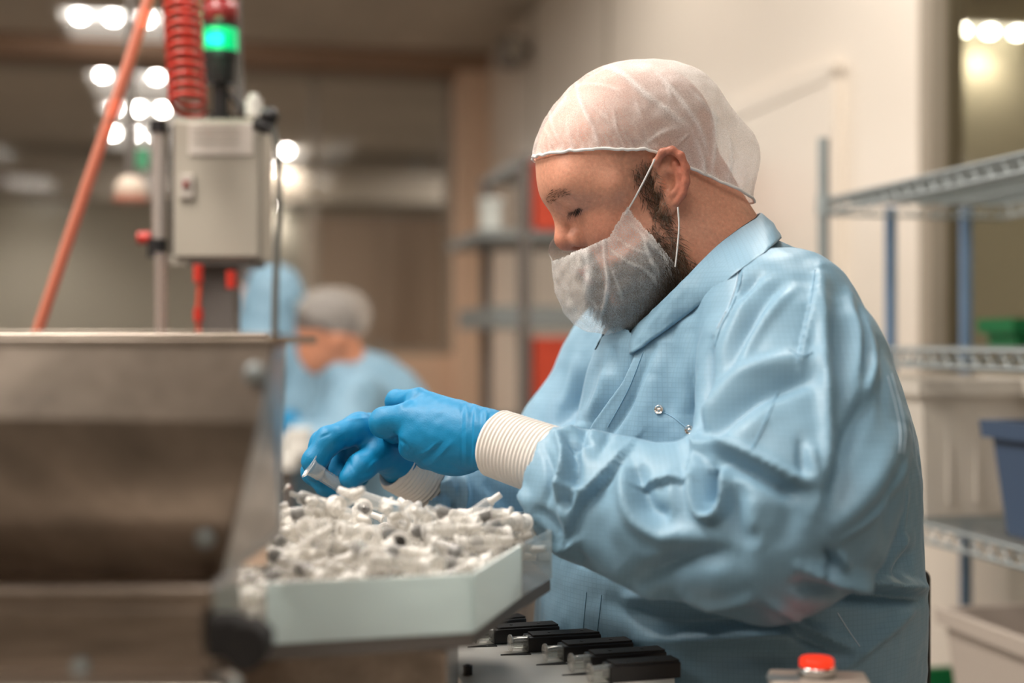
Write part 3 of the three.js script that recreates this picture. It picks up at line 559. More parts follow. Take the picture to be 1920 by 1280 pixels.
const planeCut = (x, y, z, c, n, w) => (x - c.x) * n.x + (y - c.y) * n.y + (z - c.z) * n.z - w;
function coatSDF(x, y, z) {
  let t = smin(torsoSDF(x, y, z), shoulders(x, y, z), 0.035);
  const wav = 0.004 * noise3(x * 45, y * 45, z * 45);
  let a = armNear(x, y, z); a = smax(a, planeCut(x, y, z, WR, WRdir, wav), 0.004); a = smax(a, -holeNear(x, y, z), 0.004);
  let b = armFar(x, y, z); b = smax(b, planeCut(x, y, z, WL, WLdir, wav), 0.004); b = smax(b, -holeFar(x, y, z), 0.004);
  const k = 0.007 + 0.03 * sstep(CH + 0.01, CH + 0.09, y);
  return smin(smin(t, a, k), b, 0.03);
}
const coatFolds = [];
const gloveFoldsNear = [], gloveFoldsFar = [], capFolds = [], netFolds = [];
// folds: [points in the photograph, half width in pixels, height in metres, kind]
coatFolds.push(
  // front raglan seam and the gap between chest and sleeve
  [[[1318, 790], [1326, 720], [1334, 665], [1352, 610], [1378, 560], [1392, 500]], 14, 0.0095, 'step'], [[[1336, 640], [1328, 700], [1320, 760], [1314, 820]], 9, -0.0162],
  // shoulder dart and the ridge down the back of the sleeve
  [[[1497, 690], [1504, 640], [1519, 580], [1530, 505]], 12, 0.0054, 'step'], [[[1532, 505], [1543, 580], [1548, 680], [1553, 780], [1545, 880]], 16, 0.0095], [[[1562, 560], [1572, 640], [1578, 720], [1572, 800]], 20, -0.0081],
  // fan of small folds on the front of the shoulder
  [[[1445, 520], [1405, 565], [1372, 630], [1350, 690]], 10, 0.0054], [[[1468, 530], [1425, 580], [1392, 640], [1368, 700]], 9, -0.0054], [[[1490, 540], [1445, 590], [1412, 640], [1390, 690]], 10, 0.0047], [[[1425, 515], [1385, 560]], 9, -0.0041],
  // the long shadowed fold across the upper sleeve
  [[[1520, 672], [1450, 682], [1390, 710], [1345, 760], [1322, 810]], 18, 0.0108], [[[1530, 708], [1470, 722], [1405, 752], [1350, 800], [1312, 846]], 16, -0.0121], [[[1440, 780], [1400, 810], [1350, 838]], 22, 0.0068],
  [[[1292, 862], [1308, 812], [1345, 752]], 12, 0.0081, 'step'],
  // crook of the elbow
  [[[1292, 838], [1330, 832], [1385, 846], [1440, 872], [1490, 898], [1530, 906]], 12, 0.0121], [[[1330, 858], [1400, 880], [1460, 912], [1510, 930]], 16, -0.0108],
  [[[1302, 862], [1300, 920], [1318, 968], [1344, 968], [1358, 930], [1356, 880]], 8, 0.0149], [[[1328, 872], [1332, 910], [1334, 945]], 11, -0.0270], [[[1380, 900], [1378, 950], [1395, 1000], [1430, 1010]], 20, -0.0095], [[[1420, 930], [1410, 980], [1440, 1030]], 24, 0.0068], [[[1470, 900], [1480, 960], [1460, 1030]], 22, -0.0054],
  [[[1530, 905], [1524, 870], [1520, 835]], 9, 0.0068], [[[1500, 820], [1502, 860], [1505, 895]], 8, -0.0054],
  // forearm
  [[[1168, 862], [1170, 920], [1190, 972], [1240, 1002], [1290, 1000]], 15, 0.0121], [[[1190, 866], [1200, 900], [1220, 950], [1262, 968]], 15, -0.0121], [[[1290, 902], [1240, 905], [1188, 908]], 12, 0.0095, 'step'], [[[1262, 880], [1258, 940], [1270, 985]], 14, 0.0054], [[[1125, 905], [1115, 960], [1130, 1020], [1170, 1060]], 26, -0.0068],
  [[[1062, 1012], [1082, 945], [1128, 890], [1182, 836]], 20, -0.0149, 'step'], [[[1190, 1095], [1250, 1062], [1320, 1040], [1380, 1040]], 22, -0.0108], [[[1210, 1060], [1270, 1020], [1340, 1010]], 26, 0.0054],
  // gathered end of the sleeve
  [[[1040, 806], [1058, 850], [1050, 920], [1062, 985]], 8, 0.0108], [[[1064, 815], [1078, 870], [1072, 930]], 9, -0.0121], [[[1095, 800], [1072, 802], [1048, 815]], 8, 0.0081], [[[1108, 836], [1085, 826], [1064, 836]], 7, -0.0081], [[[1020, 835], [1035, 890], [1022, 950]], 7, -0.0054], [[[1044, 906], [1070, 914], [1092, 922]], 6, 0.0068], [[[1050, 935], [1072, 950]], 10, -0.0081], [[[1000, 950], [1030, 975], [1052, 1005]], 9, -0.0081], [[[1034, 1020], [1058, 1026], [1085, 1012]], 8, 0.0081], [[[1080, 1035], [1100, 1060]], 8, -0.0054],
  [[[1285, 1112], [1320, 1140], [1370, 1140], [1420, 1118]], 14, 0.0081],
  // back of the sleeve
  [[[1590, 545], [1608, 620], [1612, 700]], 9, 0.0054], [[[1624, 600], [1636, 680], [1630, 750]], 9, 0.0054], [[[1606, 560], [1622, 640], [1622, 720]], 8, -0.0041], [[[1648, 640], [1660, 720], [1655, 780]], 9, -0.0041], [[[1640, 730], [1600, 800], [1572, 880], [1545, 950]], 20, -0.0121], [[[1690, 790], [1650, 880], [1600, 950], [1548, 1000]], 26, 0.0135], [[[1560, 830], [1548, 900], [1520, 980]], 18, 0.0081], [[[1700, 850], [1650, 950], [1570, 1015]], 8, 0.0068],
  // trunk behind and below the arm
  [[[1500, 1062], [1560, 1082], [1640, 1090], [1700, 1098], [1745, 1104]], 12, 0.0175], [[[1490, 1098], [1560, 1112], [1650, 1118], [1742, 1124]], 12, -0.0162], [[[1436, 1128], [1500, 1168], [1560, 1200], [1610, 1216]], 11, 0.0121], [[[1450, 1158], [1520, 1200], [1580, 1226]], 13, -0.0108], [[[1722, 1132], [1670, 1176], [1612, 1222], [1560, 1262]], 12, 0.0081], [[[1548, 1030], [1562, 1055], [1540, 1085]], 7, -0.0108], [[[1572, 1035], [1590, 1065]], 8, 0.0081], [[[1650, 1080], [1668, 1040], [1700, 1000]], 12, 0.0095], [[[1672, 1090], [1692, 1060], [1712, 1030]], 9, -0.0081], [[[1690, 880], [1690, 960], [1680, 1040]], 10, 0.0054], [[[1662, 900], [1668, 980], [1664, 1050]], 14, -0.0054],
  [[[1120, 1122], [1250, 1166], [1400, 1160], [1530, 1176]], 20, -0.0135], [[[1200, 1200], [1330, 1196], [1450, 1188], [1545, 1184]], 14, 0.0095], [[[1300, 1235], [1420, 1232], [1540, 1240]], 22, -0.0081], [[[1160, 1130], [1210, 1120], [1240, 1140]], 16, 0.0081],
  // chest: front edge, soft folds
  [[[1192, 655], [1168, 712], [1138, 758], [1106, 806], [1085, 850]], 20, -0.0175, 'step'], [[[1222, 652], [1186, 740], [1148, 805], [1120, 850]], 8, -0.0068], [[[1262, 640], [1252, 710], [1262, 790]], 20, -0.0054], [[[1290, 620], [1292, 700], [1286, 780]], 18, 0.0054], [[[1225, 700], [1210, 770], [1205, 830]], 22, 0.0054], [[[1135, 690], [1118, 745], [1095, 790]], 9, 0.0068], [[[1110, 690], [1092, 740], [1075, 780]], 9, -0.0068], [[[1085, 660], [1072, 720], [1050, 770]], 10, 0.0054], [[[1150, 645], [1140, 700]], 8, -0.0054],
  // far sleeve
  [[[838, 915], [850, 960], [835, 1000]], 10, -0.0108], [[[865, 890], [872, 930], [862, 960]], 8, 0.0095], [[[880, 950], [930, 985], [985, 1000]], 12, 0.0081], [[[905, 900], [950, 940], [980, 985]], 14, -0.0081], [[[945, 895], [985, 935], [1005, 985]], 10, 0.0081], [[[750, 900], [790, 945], [830, 935]], 8, 0.0068], [[[830, 1000], [842, 950], [852, 905]], 8, 0.0068],
);
gloveFoldsNear.push(
  ...[[868, 745, 866, 880], [876, 750, 874, 878], [884, 748, 882, 876], [893, 752, 888, 874], [902, 756, 898, 870], [912, 760, 905, 830], [921, 763, 914, 820], [930, 768, 922, 815]].map(([a, b, c, d], i) => [[[a, b], [(a + c) / 2 + (i % 3 - 1) * 2, (b + d) / 2], [c, d]], 2.6, i % 2 ? 0.0009 : -0.0009]),
  [[[832, 828], [810, 848], [785, 868]], 4, -0.0016], [[[845, 832], [826, 852], [806, 872]], 4, 0.0014], [[[820, 830], [800, 846], [782, 852]], 3, 0.001], [[[764, 845], [758, 832], [744, 822]], 3.5, -0.002], [[[752, 765], [775, 750], [790, 735]], 6, -0.0015]);
gloveFoldsFar.push([[[650, 830], [652, 860], [664, 885]], 4, -0.0015], [[[690, 880], [700, 868], [712, 862]], 3, 0.0012], [[[676, 890], [690, 886], [702, 878]], 3, -0.0012], [[[600, 820], [620, 812]], 3, -0.001], [[[585, 868], [600, 872]], 3, -0.001], [[[640, 782], [660, 786], [690, 782]], 3, 0.001]);
capFolds.push(
  [[[1078, 145], [1090, 195], [1112, 240], [1128, 285]], 4, 0.0022], [[[1120, 118], [1170, 140], [1215, 180], [1262, 215], [1298, 245]], 5, 0.0026], [[[1085, 160], [1130, 160], [1165, 172]], 3, 0.0012], [[[1150, 205], [1158, 245], [1178, 290]], 3, 0.0014], [[[1190, 185], [1205, 225]], 3, 0.001], [[[1235, 140], [1280, 190], [1312, 240], [1328, 290]], 5, 0.0024], [[[1250, 165], [1262, 190]], 3, 0.0012], [[[1205, 275], [1240, 250], [1275, 238]], 3, 0.0015], [[[1272, 270], [1292, 250]], 3, 0.0013], [[[1028, 200], [1036, 240], [1050, 270]], 3, 0.0012], [[[1060, 230], [1070, 265], [1075, 290]], 2.5, 0.001], [[[1020, 240], [1040, 275]], 2.5, 0.001], [[[1300, 250], [1318, 300], [1322, 330]], 4, 0.002], [[[1338, 200], [1342, 260], [1336, 320]], 4, 0.0018], [[[1360, 235], [1372, 290], [1366, 340]], 4, 0.0016], [[[1290, 165], [1330, 205], [1356, 240]], 4, 0.0016], [[[1180, 292], [1220, 276], [1250, 278]], 3, 0.0012], [[[1100, 190], [1130, 215], [1150, 235]], 3, 0.0009], [[[1086, 130], [1060, 180], [1030, 230]], 3, 0.0008], [[[1310, 320], [1335, 335], [1350, 345]], 4, 0.002]);
netFolds.push(
  [[[1133, 425], [1134, 480], [1140, 530], [1132, 575], [1122, 600]], 3.5, 0.0026], [[[1098, 462], [1104, 510], [1100, 560]], 7, 0.0022], [[[1140, 465], [1175, 490], [1212, 508], [1240, 540]], 2.5, 0.0018], [[[1150, 440], [1185, 465], [1222, 478]], 2.5, 0.0015], [[[1205, 442], [1218, 480], [1240, 520]], 4, 0.002], [[[1145, 500], [1160, 540], [1168, 565]], 2.5, 0.0014], [[[1082, 480], [1090, 505]], 3, 0.0014], [[[1075, 470], [1072, 510]], 4, 0.0012], [[[1115, 450], [1122, 475]], 3, 0.0015], [[[1180, 415], [1210, 445], [1250, 490], [1258, 530]], 3.5, 0.0018], [[[1105, 560], [1120, 580], [1112, 600]], 3, 0.0012], [[[1062, 540], [1080, 590], [1110, 612]], 5, 0.001]);
const softCloth = (x, y, z) => 0.0016 * noise3(x * 11, y * 11, z * 11) + 0.0007 * noise3(x * 31 + 5, y * 31, z * 31);
let coatGeo = meshField(coatSDF, V(-0.16, CH - 0.47, -2.06), V(0.62, CH + 0.17, -1.20), 0.0033);
coatGeo = keep(coatGeo, (x, y, z) => y > CH - 0.455);
const neckHits = [[1186, 662], [1232, 630], [1300, 580], [1378, 512], [1440, 466]].map(([x, y]) => hitAt(coatGeo, x, y).p);
{ // the gown ends at the foot of the collar
  const c = neckHits[2].clone().add(P(1335, 525, 1.72)).multiplyScalar(0.5), n = neckHits[0].clone().sub(neckHits[4]).cross(neckHits[2].clone().sub(neckHits[4])).normalize(); if (n.y < 0) n.negate();
  coatGeo = keep(coatGeo, (x, y, z) => (x - neckHits[2].x) * n.x + (y - neckHits[2].y) * n.y + (z - neckHits[2].z) * n.z < 0.010 || Math.hypot(x - c.x, z - c.z) > 0.19 || (x - neckHits[0].x) * bF.x + (z - neckHits[0].z) * bF.z > -0.004);
}
pressFolds(coatGeo, coatFolds, softCloth);
const coatRaw = coatGeo.clone();
// seams, stitches and press studs laid on the cloth
{
  const seamMat = mat(lin(0.19, 0.36, 0.50), 0.7), stitchMat = mat(lin(0.55, 0.68, 0.78), 0.8);
  const along = (pts, step = 7) => { const c = new THREE.CatmullRomCurve3(pts.map(([x, y]) => V(x, y, 0)), false, 'centripetal'), n = Math.max(3, Math.round(c.getLength() / step)), out = []; for (const q of c.getSpacedPoints(n)) { const h = hitAt(coatRaw, q.x, q.y); if (h) out.push(h.p.addScaledVector(h.n, 0.0002)); } return out; };
  const seam = (pts, r = 0.0007, m = seamMat) => { const q = along(pts); if (q.length > 2) part('seam', own(tube(q, r, q.length * 3, 5)), m, man); };
  seam([[1392, 502], [1388, 530], [1372, 575], [1352, 612], [1340, 650]]); seam([[1384, 508], [1380, 535], [1364, 578], [1345, 615]], 0.0005, stitchMat); seam([[1528, 506], [1519, 570], [1506, 630], [1497, 680]]); seam([[1458, 735], [1442, 775], [1424, 815], [1408, 845]], 0.0009); seam([[1238, 770], [1262, 782], [1292, 806]], 0.0006);
  seam([[1672, 700], [1688, 760], [1697, 810], [1694, 850]], 0.0006, stitchMat); seam([[1664, 705], [1680, 765], [1688, 812], [1686, 850]], 0.0006, stitchMat); seam([[1570, 1148], [1590, 1180], [1612, 1212]], 0.0007, stitchMat); seam([[1480, 655], [1505, 668], [1525, 660]], 0.0006); seam([[1206, 660], [1178, 730], [1140, 800]], 0.0006); seam([[1100, 1110], [1096, 1150], [1092, 1200]], 0.0006); seam([[1128, 1115], [1124, 1150], [1118, 1200]], 0.0006);
  for (const [px, py] of [[1236, 768], [1293, 806]]) { const h = hitAt(coatRaw, px, py), s = lathe([[0, 0.0012], [0.0012, 0.0012], [0.0018, 0.0004], [0.0032, 0.0006], [0.0042, 0.0016], [0.0049, 0.0012], [0.005, 0]], 24); s.applyQuaternion(new THREE.Quaternion().setFromUnitVectors(V(0, 1, 0), h.n)).translate(h.p.x + h.n.x * 0.0006, h.p.y + h.n.y * 0.0006, h.p.z + h.n.z * 0.0006); part('press_stud', own(s), M.chrome, man, 'metal press stud'); }
}
part('coat', own(boxUV(coatGeo, 1 / 0.0208)), coatMat, man, 'light blue gown of gridded cloth');
// ---- collar
{
  const low = [...neckHits.map((p) => p.clone().setZ(p.z + 0.003)), P(1445, 450, 1.67), P(1400, 470, 1.715), P(1330, 530, 1.735), P(1230, 610, 1.70)];
  const top = [[1196, 608], [1232, 574], [1280, 526], [1345, 460], [1420, 406]].map(([x, y], i) => P(x, y, Math.max(-low[i].z, [1.58, 1.54, 1.515, 1.525, 1.585][i] - 0.02) + 0.006)).concat([P(1416, 404, 1.655), P(1370, 430, 1.69), P(1310, 480, 1.70), P(1225, 575, 1.67)]);
  const cl = new THREE.CatmullRomCurve3(low, true), ct = new THREE.CatmullRomCurve3(top, true), N = 96, R = 10, c = V3(); low.forEach((p) => c.add(p)); c.multiplyScalar(1 / low.length);
  const grid = (off) => { const rows = []; for (let j = 0; j <= R; j++) { const row = []; for (let i = 0; i < N; i++) { const a = cl.getPoint(i / N), b = ct.getPoint(i / N), p = a.lerp(b, j / R), o = p.clone().sub(c).setY(0).normalize(); p.addScaledVector(o, off + 0.004 * Math.sin(j / R * Math.PI) + 0.0012 * noise3(i * 0.25, j * 0.2, 2)); row.push(p); } rows.push(row); } return rows; };
  const A = grid(0.0015), B = grid(-0.0015), pos = [], idx = [];
  const rows = [...A, ...B.slice().reverse()]; rows.forEach((r) => r.forEach((p) => pos.push(p.x, p.y, p.z)));
  for (let j = 0; j < rows.length; j++) for (let i = 0; i < N; i++) { const j2 = (j + 1) % rows.length, i2 = (i + 1) % N, a = j * N + i, b = j * N + i2, d = j2 * N + i, e = j2 * N + i2; idx.push(a, b, e, a, e, d); }
  const g = new THREE.BufferGeometry(); g.setAttribute('position', new THREE.Float32BufferAttribute(pos, 3)); g.setIndex(idx); g.computeVertexNormals();
  // wind outwards
  const t = V3().fromBufferAttribute(g.attributes.normal, 2 * N + 16), q = V3().fromBufferAttribute(g.attributes.position, 2 * N + 16).sub(c); if (t.dot(q) < 0) { const ix = g.index.array; for (let i = 0; i < ix.length; i += 3) [ix[i + 1], ix[i + 2]] = [ix[i + 2], ix[i + 1]]; g.computeVertexNormals(); }
  part('collar', own(boxUV(g, 1 / 0.0208)), coatMat, man, 'stand-up collar');
}
// ---- knitted cuffs
function cuff(a, b, r0, r1, n) { const L = a.distanceTo(b), prof = []; for (let i = 0; i <= n * 6; i++) { const t = i / (n * 6); prof.push([r0 + (r1 - r0) * t + 0.0008 * Math.cos(t * n * 2 * Math.PI) - 0.004 * sstep(0.97, 1, t), t * L]); } prof.push([r1 - 0.008, L - 0.004], [r0 - 0.008, 0]); const g = lathe(prof, 48); g.applyQuaternion(new THREE.Quaternion().setFromUnitVectors(V(0, 1, 0), b.clone().sub(a).normalize())); return g.translate(a.x, a.y, a.z); }
const cuffMat = mat(lin(0.80, 0.75, 0.70), 0.85, { sheen: 0.3 });
part('knit_cuff', own(cuff(P(1062, 876, 1.45), P(926, 829, 1.50), 0.037, 0.0355, 20)), cuffMat, man, 'white ribbed cuff');
part('knit_cuff', own(cuff(P(842, 922, 1.69), P(742, 866, 1.65), 0.034, 0.033, 16)), cuffMat, man, 'white ribbed cuff');
// ---- gloves
const gloveTex = dataTex(128, (x, y) => { const v = 0.5 + 0.22 * tileNoise(x, y, 16) + 0.16 * tileNoise(x, y, 40, 4); return [v, v, v, 1]; });
const gloveMat = mat(lin(0.0, 0.20, 0.42), 0.5, { bumpMap: gloveTex, bumpScale: 0.00025, specularIntensity: 0.7 });
{
  const C = (rows, k = 0.006) => chain(cpts(rows), k);
  const palm = union([C([[922, 808, 1.50, 0.020], [785, 751, 1.57, 0.0138]]), C([[922, 818, 1.50, 0.022], [765, 783, 1.548, 0.0162]]), C([[918, 834, 1.50, 0.021], [778, 824, 1.538, 0.0158]]), C([[914, 844, 1.503, 0.018], [806, 853, 1.548, 0.0145]]), ell(P(858, 828, 1.54), [0.038, 0.036, 0.024])], 0.018);
  const fingers = [
    C([[785, 751, 1.57, 0.0138], [744, 752, 1.60, 0.0122], [736, 782, 1.625, 0.0105], [745, 800, 1.635, 0.0095]]),
    C([[765, 783, 1.548, 0.0162], [721, 792, 1.562, 0.0165], [738, 808, 1.60, 0.0128], [765, 814, 1.61, 0.011]]),
    C([[778, 824, 1.538, 0.0155], [774, 838, 1.548, 0.0142], [792, 842, 1.585, 0.012], [812, 838, 1.60, 0.0105]]),
    C([[806, 853, 1.548, 0.0145], [800, 858, 1.565, 0.012], [818, 852, 1.59, 0.011], [836, 846, 1.60, 0.01]]),
    C([[880, 790, 1.57, 0.02], [808, 775, 1.61, 0.014], [752, 785, 1.63, 0.0115], [735, 795, 1.635, 0.0098]])];
  let sdf = palm; for (const [i, f] of fingers.entries()) { const a = sdf; sdf = (x, y, z) => smin(a(x, y, z), f(x, y, z), i === 4 ? 0.014 : 0.0045); }
  const lo = P(690, 900, 1.66), hi = P(960, 715, 1.44); lo.z = -1.68; hi.z = -1.44; lo.x = P(680, 0, 1.6).x; hi.x = P(965, 0, 1.5).x;
  const g = meshField(sdf, lo, hi, 0.0017);
  pressFolds(g, gloveFoldsNear, (x, y, z) => 0.0004 * noise3(x * 60, y * 60, z * 60));
  part('glove', own(boxUV(g, 30)), gloveMat, man, 'blue rubber glove on the left hand');
}
const SY0 = P(586, 878, 1.560), SY1 = P(655, 922, 1.572);
{
  const C = (rows, k = 0.006) => chain(cpts(rows), k);
  const palm = union([C([[756, 864, 1.65, 0.022], [674, 804, 1.605, 0.0168]]), C([[756, 860, 1.66, 0.022], [674, 800, 1.637, 0.0165]]), C([[758, 860, 1.668, 0.021], [694, 800, 1.667, 0.0155]]), C([[758, 862, 1.672, 0.02], [716, 806, 1.692, 0.0145]]), C([[756, 868, 1.648, 0.02], [722, 852, 1.615, 0.0175]])], 0.02);
  const fingers = [
    C([[674, 804, 1.605, 0.0168], [616, 826, 1.58, 0.0152], [590, 864, 1.572, 0.0134], [590, 884, 1.592, 0.0105]]),
    C([[674, 800, 1.637, 0.0165], [606, 832, 1.622, 0.015], [588, 885, 1.612, 0.0135], [612, 910, 1.604, 0.012], [640, 918, 1.605, 0.0105]]),
    C([[694, 800, 1.667, 0.0155], [640, 838, 1.662, 0.014], [625, 880, 1.655, 0.0125], [645, 900, 1.645, 0.011]]),
    C([[716, 806, 1.692, 0.0145], [672, 843, 1.69, 0.0125], [662, 880, 1.685, 0.011], [676, 896, 1.675, 0.01]]),
    C([[735, 850, 1.63, 0.019], [708, 852, 1.602, 0.0172], [676, 876, 1.578, 0.0155], [657, 895, 1.567, 0.0125]])];
  let sdf = palm; for (const [i, f] of fingers.entries()) { const a = sdf; sdf = (x, y, z) => smin(a(x, y, z), f(x, y, z), i === 4 ? 0.009 : 0.0045); }
  const lo = V(P(555, 0, 1.62).x, P(0, 945, 1.62).y, -1.74), hi = V(P(800, 0, 1.62).x, P(0, 760, 1.62).y, -1.53);
  const g = meshField(sdf, lo, hi, 0.0017);
  pressFolds(g, gloveFoldsFar, (x, y, z) => 0.0004 * noise3(x * 60, y * 60, z * 60));
  part('glove', own(boxUV(g, 30)), gloveMat, man, 'blue rubber glove on the right hand');
  // the syringe held between thumb and finger
  const s = thing('syringe', 'graduated syringe with a black stopper held between gloved thumb and finger', 'syringe', SY0.clone()); s.quaternion.setFromUnitVectors(V(0, 1, 0), SY1.clone().sub(SY0).normalize());
  part('barrel', lathe([[0.0072, 0], [0.0076, 0.001], [0.0076, 0.05], [0.006, 0.052], [0.003, 0.053], [0.003, 0.058], [0, 0.058], ], 32), clear, s, 'clear graduated barrel');
  part('collar', lathe([[0.0066, -0.003], [0.0096, -0.004], [0.0102, -0.002], [0.0088, 0.0], [0.0084, 0.011], [0.0078, 0.012]], 32), pp, s, 'milky collar'); part('flange', box(0.026, 0.0022, 0.013, 0, -0.004, 0, 0.001), pp, s);
  part('plunger', cyl(0.0052, 0.03, 0, 0.024, 0, 16), clear, s); part('stopper', lathe([[0, 0.043], [0.007, 0.043], [0.0072, 0.0455], [0.0068, 0.047], [0.0072, 0.049], [0.005, 0.0515], [0, 0.0518]], 24), stopperMat, s, 'black stopper');
  part('tip', lathe([[0.0034, 0.0525], [0.004, 0.054], [0.0036, 0.0615], [0, 0.0615]], 16), ppSolid, s);
  for (let k = 0; k < 7; k++) part('graduation', new THREE.TorusGeometry(0.0077, 0.0002, 4, 14, k % 3 ? 0.9 : 1.6).rotateX(Math.PI / 2).rotateY(-1.9).translate(0, 0.017 + k * 0.0036, 0), M.greyDark, s);
}
// ---- head
const HP = THREE.MathUtils.degToRad(27), HY = THREE.MathUtils.degToRad(9), HS = 1.0;
const hF = V(-Math.cos(HY) * Math.cos(HP), -Math.sin(HP), Math.sin(HY) * Math.cos(HP)), hU = V(-Math.cos(HY) * Math.sin(HP), Math.cos(HP), Math.sin(HY) * Math.sin(HP)), hL = V(Math.sin(HY), 0, Math.cos(HY));
const HO = V(0.151, CH + 0.170, -1.603);
const HM = new THREE.Matrix4().makeBasis(hF.clone().negate(), hU, hL).scale(V(HS, HS, HS)).setPosition(HO), HI = HM.clone().invert();
const h3 = (f, u, l) => V(-f, u, l);                          // forward, up, left of the head in its own axes
const hl = (px, py, d) => P(px, py, d).applyMatrix4(HI);      // a pixel at a distance, in the head's axes
const neckA = hl(1262, 400, 1.60), neckB = hl(1330, 520, 1.60), neckC = hl(1390, 640, 1.62);
const E2 = (f, u, l, rf, ru, rl) => ell(h3(f, u, l), [rf, ru, rl]);
const skullSDF = union([E2(-0.008, 0.055, 0, 0.098, 0.088, 0.077), E2(0.042, 0.06, 0, 0.058, 0.052, 0.062)], 0.03);
const earC = h3(-0.006, -0.002, 0.083), earAx = (() => { const up = V(0.45, 1, 0.1).normalize(), out = V(-0.38, 0, 0.92).addScaledVector(up, -0.1).normalize(), fw = up.clone().cross(out).normalize(); return [fw, up, out.crossVectors(fw, up)]; })();
const ear = (() => {
  const at = (f, u, o) => earC.clone().addScaledVector(earAx[0], -f).addScaledVector(earAx[1], u).addScaledVector(earAx[2], o);
  const disc = ell(at(0, 0.003, -0.004), [0.0165, 0.030, 0.006], earAx), lobe = ell(at(0.004, -0.026, -0.002), [0.0095, 0.011, 0.0055], earAx);
  const pts = [[0.012, -0.004, -0.004], [0.0165, 0.008, -0.001], [0.0155, 0.021, 0.002], [0.008, 0.0315, 0.004], [-0.002, 0.0335, 0.005], [-0.0115, 0.027, 0.005], [-0.0165, 0.014, 0.004], [-0.0165, 0.0, 0.003], [-0.0125, -0.013, 0.002], [-0.006, -0.022, 0.001]].map(([f, u, o]) => [at(f, u, o), 0.0042]);
  const helix = chain(pts, 0.003), anti = chain([[at(-0.004, 0.02, 0.001), 0.003], [at(-0.0095, 0.008, 0.001), 0.0036], [at(-0.0085, -0.006, 0.001), 0.0036], [at(-0.001, -0.014, 0.001), 0.0034]], 0.003), tragus = ell(at(0.0135, -0.006, 0.0), [0.005, 0.007, 0.004], earAx);
  const concha = ell(at(0.003, -0.002, 0.004), [0.0085, 0.0115, 0.009], earAx), scapha = ell(at(0.002, 0.02, 0.006), [0.0085, 0.0075, 0.007], earAx);
  return (x, y, z) => { let d = smin(disc(x, y, z), lobe(x, y, z), 0.006); d = smax(d, -concha(x, y, z), 0.004); d = smax(d, -scapha(x, y, z), 0.004); d = smin(d, helix(x, y, z), 0.003); d = smin(d, anti(x, y, z), 0.003); return smin(d, tragus(x, y, z), 0.004); };
})();
const faceSDF = (() => {
  const a = [];
  a.push(E2(0.04, -0.012, 0, 0.052, 0.072, 0.060), E2(0.042, -0.062, 0, 0.055, 0.048, 0.064), E2(0.079, -0.088, 0, 0.024, 0.022, 0.028));
  for (const s of [-1, 1]) { a.push(E2(0.062, -0.016, s * 0.037, 0.026, 0.026, 0.024), cone(h3(0.089, 0.0405, s * 0.010), h3(0.078, 0.0425, s * 0.042), 0.0125, 0.0115), cone(h3(0.078, 0.043, s * 0.042), h3(0.05, 0.02, s * 0.062), 0.0115, 0.012)); }
  const mass = union(a, 0.022), nose = chain([[h3(0.088, 0.034, 0), 0.0085], [h3(0.0965, 0.015, 0), 0.0098], [h3(0.1065, -0.0075, 0), 0.0138]], 0.006);
  const wings = union([ell(h3(0.094, -0.013, 0.0155), [0.0135, 0.0105, 0.008]), ell(h3(0.094, -0.013, -0.0155), [0.0135, 0.0105, 0.008]), cone(h3(0.101, -0.0165, 0), h3(0.091, -0.024, 0), 0.007, 0.006)], 0.006);
  const nostril = union([ell(h3(0.098, -0.0225, 0.009), [0.008, 0.0065, 0.0045]), ell(h3(0.098, -0.0225, -0.009), [0.008, 0.0065, 0.0045])], 0.001);
  const lips = union([cone(h3(0.101, -0.0495, 0.016), h3(0.101, -0.0495, -0.016), 0.0065, 0.0065), cone(h3(0.0985, -0.060, 0.014), h3(0.0985, -0.060, -0.014), 0.0075, 0.0075)], 0.004);
  const socket = [1, -1].map((s) => ell(h3(0.098, 0.0225, s * 0.034), [0.020, 0.0115, 0.018])), ball = [1, -1].map((s) => ell(h3(0.0765, 0.0245, s * 0.0335), [0.0132, 0.0125, 0.0142]));
  const lid = [1, -1].map((s) => chain([[h3(0.0865, 0.022, s * 0.023), 0.0036], [h3(0.0902, 0.028, s * 0.033), 0.0034], [h3(0.083, 0.0235, s * 0.0455), 0.0034]], 0.003));
  return (x, y, z) => {
    let d = mass(x, y, z); for (let i = 0; i < 2; i++) { d = smax(d, -socket[i](x, y, z), 0.012); d = smin(d, ball[i](x, y, z), 0.004); d = smin(d, lid[i](x, y, z), 0.006); }
    d = smin(d, nose(x, y, z), 0.012); d = smin(d, wings(x, y, z), 0.006); d = smax(d, -nostril(x, y, z), 0.002); return smin(d, lips(x, y, z), 0.007);
  };
})();
const neckSDF = union([cone(neckA, neckB, 0.060, 0.066), cone(neckB, neckC, 0.066, 0.09), cone(hl(1330, 345, 1.60), hl(1365, 440, 1.6), 0.026, 0.034)], 0.03);
const jowl = union([E2(0.03, -0.07, 0.034, 0.045, 0.04, 0.036), E2(0.03, -0.07, -0.034, 0.045, 0.04, 0.036), E2(0.05, -0.095, 0, 0.045, 0.026, 0.045)], 0.02);
function headSDF(x, y, z) { let d = smin(skullSDF(x, y, z), faceSDF(x, y, z), 0.03); d = smin(d, jowl(x, y, z), 0.03); d = smin(d, neckSDF(x, y, z), 0.03); return smin(d, ear(x, y, z), 0.006); }
